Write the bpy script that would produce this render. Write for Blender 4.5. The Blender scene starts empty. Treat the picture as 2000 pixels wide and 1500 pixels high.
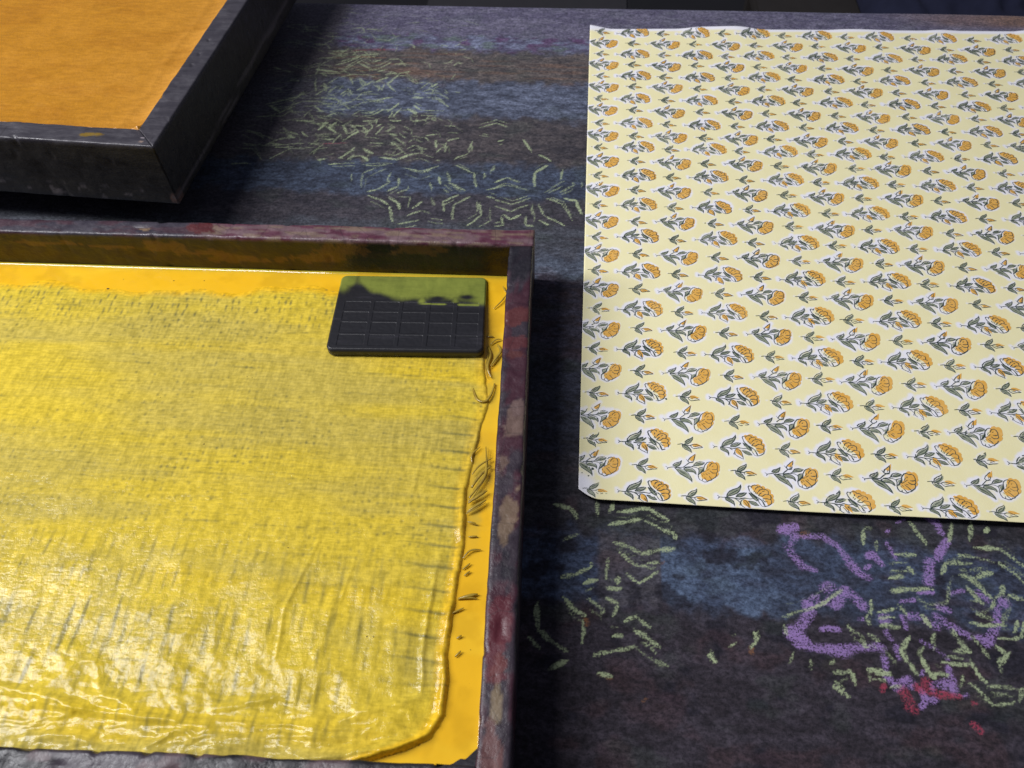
import bpy, math, random
import numpy as np
from mathutils import Matrix, Vector
from mathutils.geometry import tessellate_polygon

random.seed(7)
sc = bpy.context.scene
col = sc.collection

# ------------------------------------------------------------------ camera
cam_d = bpy.data.cameras.new('camera')
cam_d.sensor_width = 36.0
cam_d.lens = 27.0
cam_d.clip_start = 0.01
cam_d.clip_end = 50.0
cam = bpy.data.objects.new('camera', cam_d)
col.objects.link(cam)
_R = Vector((0.99655781, 0.07944498, -0.02368586))
_U = Vector((-0.05010915, 0.80486992, 0.59133196))
_F = Vector((-0.06604239, 0.5881096, -0.80608033))
cam.matrix_world = Matrix(((_R.x, _U.x, -_F.x, -0.0355), (_R.y, _U.y, -_F.y, -0.7506),
                           (_R.z, _U.z, -_F.z, 0.42), (0, 0, 0, 1)))
cam_d.dof.use_dof = True
cam_d.dof.focus_distance = 0.50
cam_d.dof.aperture_fstop = 14.0
sc.camera = cam

# ------------------------------------------------------------------ light of the workshop
world = bpy.data.worlds.new('World')
sc.world = world
world.use_nodes = True
bg = world.node_tree.nodes['Background']
bg.inputs[0].default_value = (0.62, 0.66, 0.85, 1)
bg.inputs[1].default_value = 0.17

def area_lamp(name, loc, target, sx, sy, power, color):
    d = bpy.data.lights.new(name, 'AREA')
    d.shape = 'RECTANGLE'
    d.size, d.size_y, d.energy, d.color = sx, sy, power, color
    o = bpy.data.objects.new(name, d)
    col.objects.link(o)
    o.location = loc
    o.rotation_euler = (Vector(target) - Vector(loc)).to_track_quat('-Z', 'Y').to_euler()
    return o
area_lamp('ceiling_lamp', (-1.42, -0.44, 1.52), (-0.10, -0.44, 0.0), 0.45, 1.55, 56.0, (0.97, 0.965, 1.0))

sc.view_settings.view_transform = 'Standard'
sc.view_settings.look = 'None'
sc.view_settings.exposure = 0.0
sc.view_settings.gamma = 1.0
sc.view_settings.use_curve_mapping = False
sc.cycles.use_denoising = True

# ------------------------------------------------------------------ numpy noise
def _h(ix, iy, seed):
    with np.errstate(over='ignore'):
        h = (ix.astype(np.int64) * 374761393 + iy.astype(np.int64) * 668265263 + seed * 974711321) & 0xffffffff
        h = ((h ^ (h >> 13)) * 1274126177) & 0xffffffff
        h = h ^ (h >> 16)
    return (h & 0xffff) / 65535.0
def vn(x, y, seed=0):
    x, y = np.broadcast_arrays(np.asarray(x, float), np.asarray(y, float))
    ix, iy = np.floor(x), np.floor(y)
    fx, fy = x - ix, y - iy
    fx = fx * fx * (3 - 2 * fx)
    fy = fy * fy * (3 - 2 * fy)
    a, b = _h(ix, iy, seed), _h(ix + 1, iy, seed)
    c, d = _h(ix, iy + 1, seed), _h(ix + 1, iy + 1, seed)
    return (a * (1 - fx) + b * fx) * (1 - fy) + (c * (1 - fx) + d * fx) * fy
def fbm(x, y, seed=0, octaves=4):
    s, a, t = 0.0, 1.0, 0.0
    for k in range(octaves):
        s = s + a * vn(x * 2 ** k, y * 2 ** k, seed + 17 * k)
        t += a
        a *= 0.5
    return s / t
def sst(a, b, x):
    t = np.clip((x - a) / (b - a), 0, 1)
    return t * t * (3 - 2 * t)
def mixc(c, rgb, m):
    m = np.asarray(m)[..., None]
    return c * (1 - m) + np.asarray(rgb) * m

# ------------------------------------------------------------------ object helpers
def tag(o, label=None, cat=None, group=None, kind=None):
    if label: o['label'] = label
    if cat: o['category'] = cat
    if group: o['group'] = group
    if kind: o['kind'] = kind
    return o
def empty(name, loc=(0, 0, 0)):
    o = bpy.data.objects.new(name, None)
    o.empty_display_size = 0.05
    col.objects.link(o)
    o.location = loc
    return o
def link(name, me, mat, parent=None):
    o = bpy.data.objects.new(name, me)
    col.objects.link(o)
    for m in (mat if isinstance(mat, (list, tuple)) else [mat]):
        me.materials.append(m)
    if parent is not None:
        o.parent = parent
        o.matrix_parent_inverse = Matrix.Translation(-Vector(parent.location)) if parent.parent is None else Matrix.Identity(4)
    return o
def np_mesh(name, V, F, attrs=None, smooth=True, matidx=None):
    """V (n,3); F list of arrays with 3 or 4 columns"""
    me = bpy.data.meshes.new(name)
    V = np.ascontiguousarray(V, dtype=np.float32)
    F = [np.asarray(f, dtype=np.int32) for f in F if len(f)]
    me.vertices.add(len(V))
    me.vertices.foreach_set('co', V.ravel())
    tot = np.concatenate([np.full(len(f), f.shape[1], np.int32) for f in F])
    idx = np.concatenate([f.ravel() for f in F])
    me.loops.add(len(idx))
    me.loops.foreach_set('vertex_index', idx)
    me.polygons.add(len(tot))
    st = np.concatenate([[0], np.cumsum(tot)[:-1]]).astype(np.int32)
    me.polygons.foreach_set('loop_start', st)
    me.polygons.foreach_set('loop_total', tot)
    if matidx is not None:
        me.polygons.foreach_set('material_index', np.asarray(matidx, np.int32))
    me.update(calc_edges=True)
    me.polygons.foreach_set('use_smooth', np.full(len(tot), smooth))
    for k, a in (attrs or {}).items():
        at = me.attributes.new(k, 'FLOAT_COLOR', 'POINT')
        c = np.ones((len(V), 4), np.float32)
        a = np.asarray(a).reshape(len(V), -1)
        c[:, :a.shape[1]] = a
        at.data.foreach_set('color', c.ravel())
    return me
def grid_faces(ny, nx, off=0):
    i = np.arange(ny * nx).reshape(ny, nx) + off
    return np.stack([i[:-1, :-1].ravel(), i[:-1, 1:].ravel(), i[1:, 1:].ravel(), i[1:, :-1].ravel()], 1)
def sheet(name, X, Y, Z, mat, parent=None, attrs=None, thick=None):
    """height-field sheet; rows = y index (up), cols = x index; optional underside"""
    ny, nx = X.shape
    V = np.stack([X, Y, Z], -1).reshape(-1, 3)
    F = [grid_faces(ny, nx)]
    at = {k: np.asarray(a).reshape(ny * nx, -1) for k, a in (attrs or {}).items()}
    if thick:
        n = len(V)
        V = np.concatenate([V, V - np.array([0, 0, thick])])
        F.append(grid_faces(ny, nx, n)[:, ::-1])
        i = np.arange(n).reshape(ny, nx)
        ring = np.concatenate([i[0, :], i[1:, -1], i[-1, -2::-1], i[-2:0:-1, 0]])
        r2 = np.roll(ring, -1)
        F.append(np.stack([ring, ring + n, r2 + n, r2], 1))
        at = {k: np.concatenate([a, a]) for k, a in at.items()}
    me = np_mesh(name, V, F, at)
    return link(name, me, mat, parent)

# ------------------------------------------------------------------ node helpers
class NT:
    def __init__(self, name):
        self.m = bpy.data.materials.new(name)
        self.m.use_nodes = True
        self.t = self.m.node_tree
        self.b = self.t.nodes['Principled BSDF']
        self.co = None
    def n(self, typ, **kw):
        nd = self.t.nodes.new(typ)
        for k, v in kw.items(): setattr(nd, k, v)
        return nd
    def l(self, a, b): self.t.links.new(a, b)
    def set(self, nd, key, v):
        if isinstance(v, bpy.types.NodeSocket): self.l(v, nd.inputs[key])
        else: nd.inputs[key].default_value = v
    def coords(self, scale=(1, 1, 1)):
        if self.co is None: self.co = self.n('ShaderNodeTexCoord')
        mp = self.n('ShaderNodeMapping')
        self.l(self.co.outputs['Object'], mp.inputs[0])
        mp.inputs['Scale'].default_value = scale
        return mp.outputs[0]
    def noise(self, scale, detail=4, rough=0.55, stretch=(1, 1, 1), dist=0.0):
        nd = self.n('ShaderNodeTexNoise')
        self.l(self.coords(stretch), nd.inputs['Vector'])
        nd.inputs['Scale'].default_value = scale
        nd.inputs['Detail'].default_value = detail
        nd.inputs['Roughness'].default_value = rough
        nd.inputs['Distortion'].default_value = dist
        return nd.outputs[0]
    def voro(self, scale, stretch=(1, 1, 1), feature='F1'):
        nd = self.n('ShaderNodeTexVoronoi', feature=feature)
        self.l(self.coords(stretch), nd.inputs['Vector'])
        nd.inputs['Scale'].default_value = scale
        return nd.outputs['Distance']
    def math(self, op, a, b=0.0, clamp=False):
        nd = self.n('ShaderNodeMath', operation=op, use_clamp=clamp)
        self.set(nd, 0, a)
        self.set(nd, 1, b)
        return nd.outputs[0]
    def mr(self, v, a, b, c=0.0, d=1.0):
        nd = self.n('ShaderNodeMapRange', interpolation_type='SMOOTHSTEP')
        self.set(nd, 'Value', v)
        for k, x in zip(('From Min', 'From Max', 'To Min', 'To Max'), (a, b, c, d)): self.set(nd, k, x)
        return nd.outputs[0]
    def mix(self, f, a, b, mode='MIX'):
        nd = self.n('ShaderNodeMix', data_type='RGBA', blend_type=mode)
        self.set(nd, 0, f)
        for k, v in ((6, a), (7, b)):
            if isinstance(v, tuple) and len(v) == 3: v = (*v, 1)
            self.set(nd, k, v)
        return nd.outputs[2]
    def attr(self, name):
        return self.n('ShaderNodeAttribute', attribute_name=name)
    def sep(self, c):
        nd = self.n('ShaderNodeSeparateColor')
        self.l(c, nd.inputs[0])
        return nd.outputs
    def bump(self, h, strength, dist, prev=None):
        nd = self.n('ShaderNodeBump')
        nd.inputs['Strength'].default_value = strength
        nd.inputs['Distance'].default_value = dist
        self.l(h, nd.inputs['Height'])
        if prev is not None: self.l(prev, nd.inputs['Normal'])
        return nd.outputs[0]
    def done(self, color, rough, normal=None, spec=0.5, coat=0, coat_rough=0.1, sheen=0, sheen_tint=None):
        b = self.b
        self.set(b, 'Base Color', (*color, 1) if isinstance(color, tuple) and len(color) == 3 else color)
        self.set(b, 'Roughness', rough)
        self.set(b, 'Specular IOR Level', spec)
        if coat:
            self.set(b, 'Coat Weight', coat)
            self.set(b, 'Coat Roughness', coat_rough)
        if sheen:
            self.set(b, 'Sheen Weight', sheen)
            self.set(b, 'Sheen Roughness', 0.5)
            if sheen_tint: self.set(b, 'Sheen Tint', (*sheen_tint, 1))
        if normal is not None:
            self.l(normal, b.inputs['Normal'])
            if coat: self.l(normal, b.inputs['Coat Normal'])
        return self.m

# ---- stained table cloth
def mat_cloth():
    k = NT('stained_table_cloth')
    base = k.attr('stain').outputs['Color']
    mk = k.attr('marks')
    g, p, r = k.sep(mk.outputs['Color'])[:3]
    o = mk.outputs['Alpha']
    fib = k.noise(380, 4, 0.75, (0.9, 1.2, 1))
    fib2 = k.noise(150, 6, 0.75, (0.7, 1.35, 1), 0.8)
    spk = k.noise(760, 3, 0.8, (1, 1.1, 1))
    c = k.mix(0.75, base, k.mix(k.mr(fib2, 0.30, 0.70), (0.50, 0.50, 0.52), (1.5, 1.5, 1.48)), 'MULTIPLY')
    c = k.mix(0.95, c, k.mix(k.mr(fib, 0.30, 0.70), (0.42, 0.42, 0.44), (1.65, 1.63, 1.6)), 'MULTIPLY')
    brk = k.math('ADD', k.math('MULTIPLY', k.math('SUBTRACT', spk, 0.5), 5.5),
                 k.math('MULTIPLY', k.math('SUBTRACT', fib2, 0.5), 2.0))
    def lay(c, m, rgb, hi=0.9, br=0.9):
        f = k.mr(k.math('ADD', m, k.math('MULTIPLY', brk, k.math('MULTIPLY', m, br))), 0.12, 1.15, 0.0, hi)
        return k.mix(f, c, rgb)
    c = lay(c, o, (0.28, 0.12, 0.04), 0.6)
    c = lay(c, p, (0.33, 0.205, 0.48), 0.85, 1.5)
    c = lay(c, r, (0.38, 0.05, 0.09), 0.75, 1.4)
    c = lay(c, g, (0.39, 0.46, 0.26), 0.92, 1.0)
    nrm = k.bump(k.math('ADD', fib, k.math('MULTIPLY', fib2, 0.8)), 0.7, 0.0010)
    return k.done(c, 0.85, nrm, 0.25, sheen=0.12, sheen_tint=(0.68, 0.74, 1.0))
# ---- worn paint on wood: colour attribute plus grain, scratches
def mat_rail(name, grain, rough, coat=0.0, streak=0.0):
    k = NT(name)
    base = k.attr('paint').outputs['Color']
    n1 = k.noise(120, 5, 0.65, grain)
    n2 = k.noise(420, 4, 0.7, grain)
    n3 = k.noise(60, 4, 0.6)
    c = k.mix(0.75, base, k.mix(n1, (0.35, 0.35, 0.37), (1.65, 1.62, 1.6)), 'MULTIPLY')
    c = k.mix(k.mr(n2, 0.62, 0.80, 0, 0.30), c, (0.16, 0.145, 0.17))
    scr = k.voro(90, (grain[0] * 0.5, grain[1] * 0.5, 1), 'DISTANCE_TO_EDGE')
    c = k.mix(k.mr(scr, 0.0, 0.02, 0.35, 0.0), c, (0.012, 0.01, 0.012))
    h = k.math('ADD', k.math('MULTIPLY', n1, 1.0), k.math('ADD', k.math('MULTIPLY', n2, 0.5), k.math('MULTIPLY', n3, 1.5)))
    nrm = k.bump(h, 0.5, 0.0008)
    rg = k.mr(n1, 0.3, 0.75, rough - 0.13, rough + 0.17)
    return k.done(c, rg, nrm, 0.45, coat=coat, coat_rough=0.25)
# ---- wet yellow dye on cloth
def mat_soaked():
    k = NT('dye_soaked_cloth')
    base = k.attr('dye').outputs['Color']
    n1 = k.noise(240, 4, 0.65, (1, 0.55, 1))
    n2 = k.noise(430, 3, 0.7, (1.0, 0.7, 1))
    n3 = k.noise(520, 2, 0.6, (0.35, 1.3, 1))
    c = k.mix(0.6, base, k.mix(k.mr(n1, 0.3, 0.7), (0.72, 0.73, 0.66), (1.22, 1.22, 1.25)), 'MULTIPLY')
    c = k.mix(0.5, c, k.mix(k.mr(n3, 0.3, 0.7), (0.78, 0.78, 0.7), (1.2, 1.2, 1.25)), 'MULTIPLY')
    h = k.math('ADD', n2, k.math('ADD', k.math('MULTIPLY', n3, 0.5), k.math('MULTIPLY', n1, 0.9)))
    nrm = k.bump(h, 0.36, 0.0007)
    rg = k.mr(k.noise(45, 3), 0.35, 0.7, 0.12, 0.20)
    return k.done(c, rg, nrm, 0.19)
def _sepx(self, i):
    nd = self.n('ShaderNodeSeparateXYZ')
    self.l(self.coords(), nd.inputs[0])
    return nd.outputs[i]
NT.sepx = _sepx
def mat_pool():
    k = NT('wet_yellow_dye')
    base = k.attr('dye').outputs['Color']
    n1 = k.noise(90, 3, 0.5)
    c = k.mix(0.25, base, k.mix(n1, (0.8, 0.8, 0.7), (1.2, 1.2, 1.2)), 'MULTIPLY')
    return k.done(c, 0.10, k.bump(n1, 0.12, 0.001), 0.5)
def mat_orange():
    k = NT('orange_dye_cloth')
    base = k.attr('dye').outputs['Color']
    n0 = k.noise(30, 5, 0.65)
    n1 = k.noise(170, 4, 0.7, (0.5, 1.6, 1))
    n2 = k.noise(330, 3, 0.7, (1.2, 0.8, 1))
    c = k.mix(0.6, base, k.mix(n0, (0.72, 0.70, 0.6), (1.28, 1.3, 1.4)), 'MULTIPLY')
    c = k.mix(0.6, c, k.mix(k.mr(n1, 0.3, 0.7), (0.80, 0.78, 0.7), (1.2, 1.2, 1.25)), 'MULTIPLY')
    h = k.math('ADD', k.math('MULTIPLY', n1, 1.2), n2)
    return k.done(c, k.mr(n0, 0.35, 0.65, 0.26, 0.42), k.bump(h, 0.6, 0.0008), 0.4)
def mat_paper():
    k = NT('printed_paper')
    a = k.sep(k.attr('reserve').outputs['Color'])[0]
    n0 = k.noise(70, 4, 0.6)
    n1 = k.noise(700, 2, 0.6)
    yel = k.mix(n0, (0.84, 0.765, 0.41), (0.92, 0.865, 0.54))
    yel = k.mix(k.mr(n1, 0.55, 0.8, 0, 0.25), yel, (0.80, 0.78, 0.62))
    f = k.mr(k.math('ADD', a, k.math('MULTIPLY', k.math('SUBTRACT', n0, 0.5), 0.35)), 0.12, 1.0, 0.0, 0.95)
    c = k.mix(f, yel, (0.86, 0.855, 0.94))
    return k.done(c, 0.72, k.bump(n1, 0.25, 0.0002), 0.3)
def mat_ink(name, rgb, rgb2, alpha_noise=0.5):
    k = NT(name)
    n0 = k.noise(420, 3, 0.65)
    n1 = k.noise(60, 3, 0.6)
    f = k.math('MULTIPLY', k.mr(n0, 0.42, 0.72), alpha_noise)
    f = k.math('ADD', f, k.math('MULTIPLY', k.mr(n1, 0.4, 0.8), 0.35), True)
    return k.done(k.mix(f, rgb, rgb2), 0.65, None, 0.3)
def mat_stamp():
    k = NT('black_rubber')
    a = k.sep(k.attr('film').outputs['Color'])[0]
    n0 = k.noise(120, 4, 0.6, (1, 0.5, 1))
    n1 = k.noise(60, 5, 0.7, (0.35, 1.8, 1))
    blk = k.mix(k.mr(n1, 0.5, 0.8), (0.012, 0.012, 0.015), (0.040, 0.037, 0.047))
    f = k.mr(k.math('ADD', a, k.math('MULTIPLY', k.math('SUBTRACT', n0, 0.5), 0.5)), 0.10, 0.95)
    f = k.math('MULTIPLY', f, k.mr(n1, 0.3, 0.6, 0.72, 0.97))
    c = k.mix(f, blk, k.mix(n0, (0.12, 0.150, 0.030), (0.30, 0.335, 0.065)))
    rg = k.mr(f, 0, 1, 0.42, 0.14)
    return k.done(c, rg, k.bump(n1, 0.3, 0.0004), 0.5)
def mat_plain(name, a, b, scale, rough, spec=0.4, stretch=(1, 1, 1), bumpd=0.0005):
    k = NT(name)
    n = k.noise(scale, 4, 0.6, stretch)
    return k.done(k.mix(n, a, b), rough, k.bump(n, 0.5, bumpd), spec)

M = dict(cloth=mat_cloth(), rail=mat_rail('worn_painted_rail', (1, 1, 1), 0.44), slate=mat_rail('slate_painted_wood', (0.35, 1.6, 1), 0.40),
         soaked=mat_soaked(), pool=mat_pool(), orange=mat_orange(), paper=mat_paper(), stamp=mat_stamp(),
         ink_dark=mat_ink('dark_green_ink', (0.034, 0.056, 0.050), (0.11, 0.135, 0.125)),
         ink_green=mat_ink('grey_green_ink', (0.26, 0.29, 0.20), (0.44, 0.46, 0.37)),
         ink_orange=mat_ink('orange_ink', (0.77, 0.41, 0.07), (0.86, 0.56, 0.20)),
         thread=mat_plain('dye_coated_fibre', (0.15, 0.095, 0.018), (0.58, 0.40, 0.05), 260, 0.22, 0.6),
         speck=mat_plain('dirt', (0.015, 0.012, 0.010), (0.05, 0.03, 0.02), 300, 0.6),
         wood=mat_plain('old_board', (0.06, 0.045, 0.03), (0.13, 0.09, 0.06), 30, 0.7, stretch=(0.2, 2, 1)),
         floor=mat_plain('dark_concrete', (0.012, 0.012, 0.014), (0.022, 0.021, 0.024), 12, 0.8),
         navy=mat_plain('navy_cotton', (0.008, 0.010, 0.028), (0.016, 0.019, 0.05), 60, 0.9),
         grey=mat_plain('grey_board', (0.022, 0.021, 0.025), (0.035, 0.033, 0.038), 40, 0.8),
         umber=mat_plain('umber_board', (0.02, 0.016, 0.014), (0.032, 0.027, 0.024), 40, 0.8))

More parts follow.
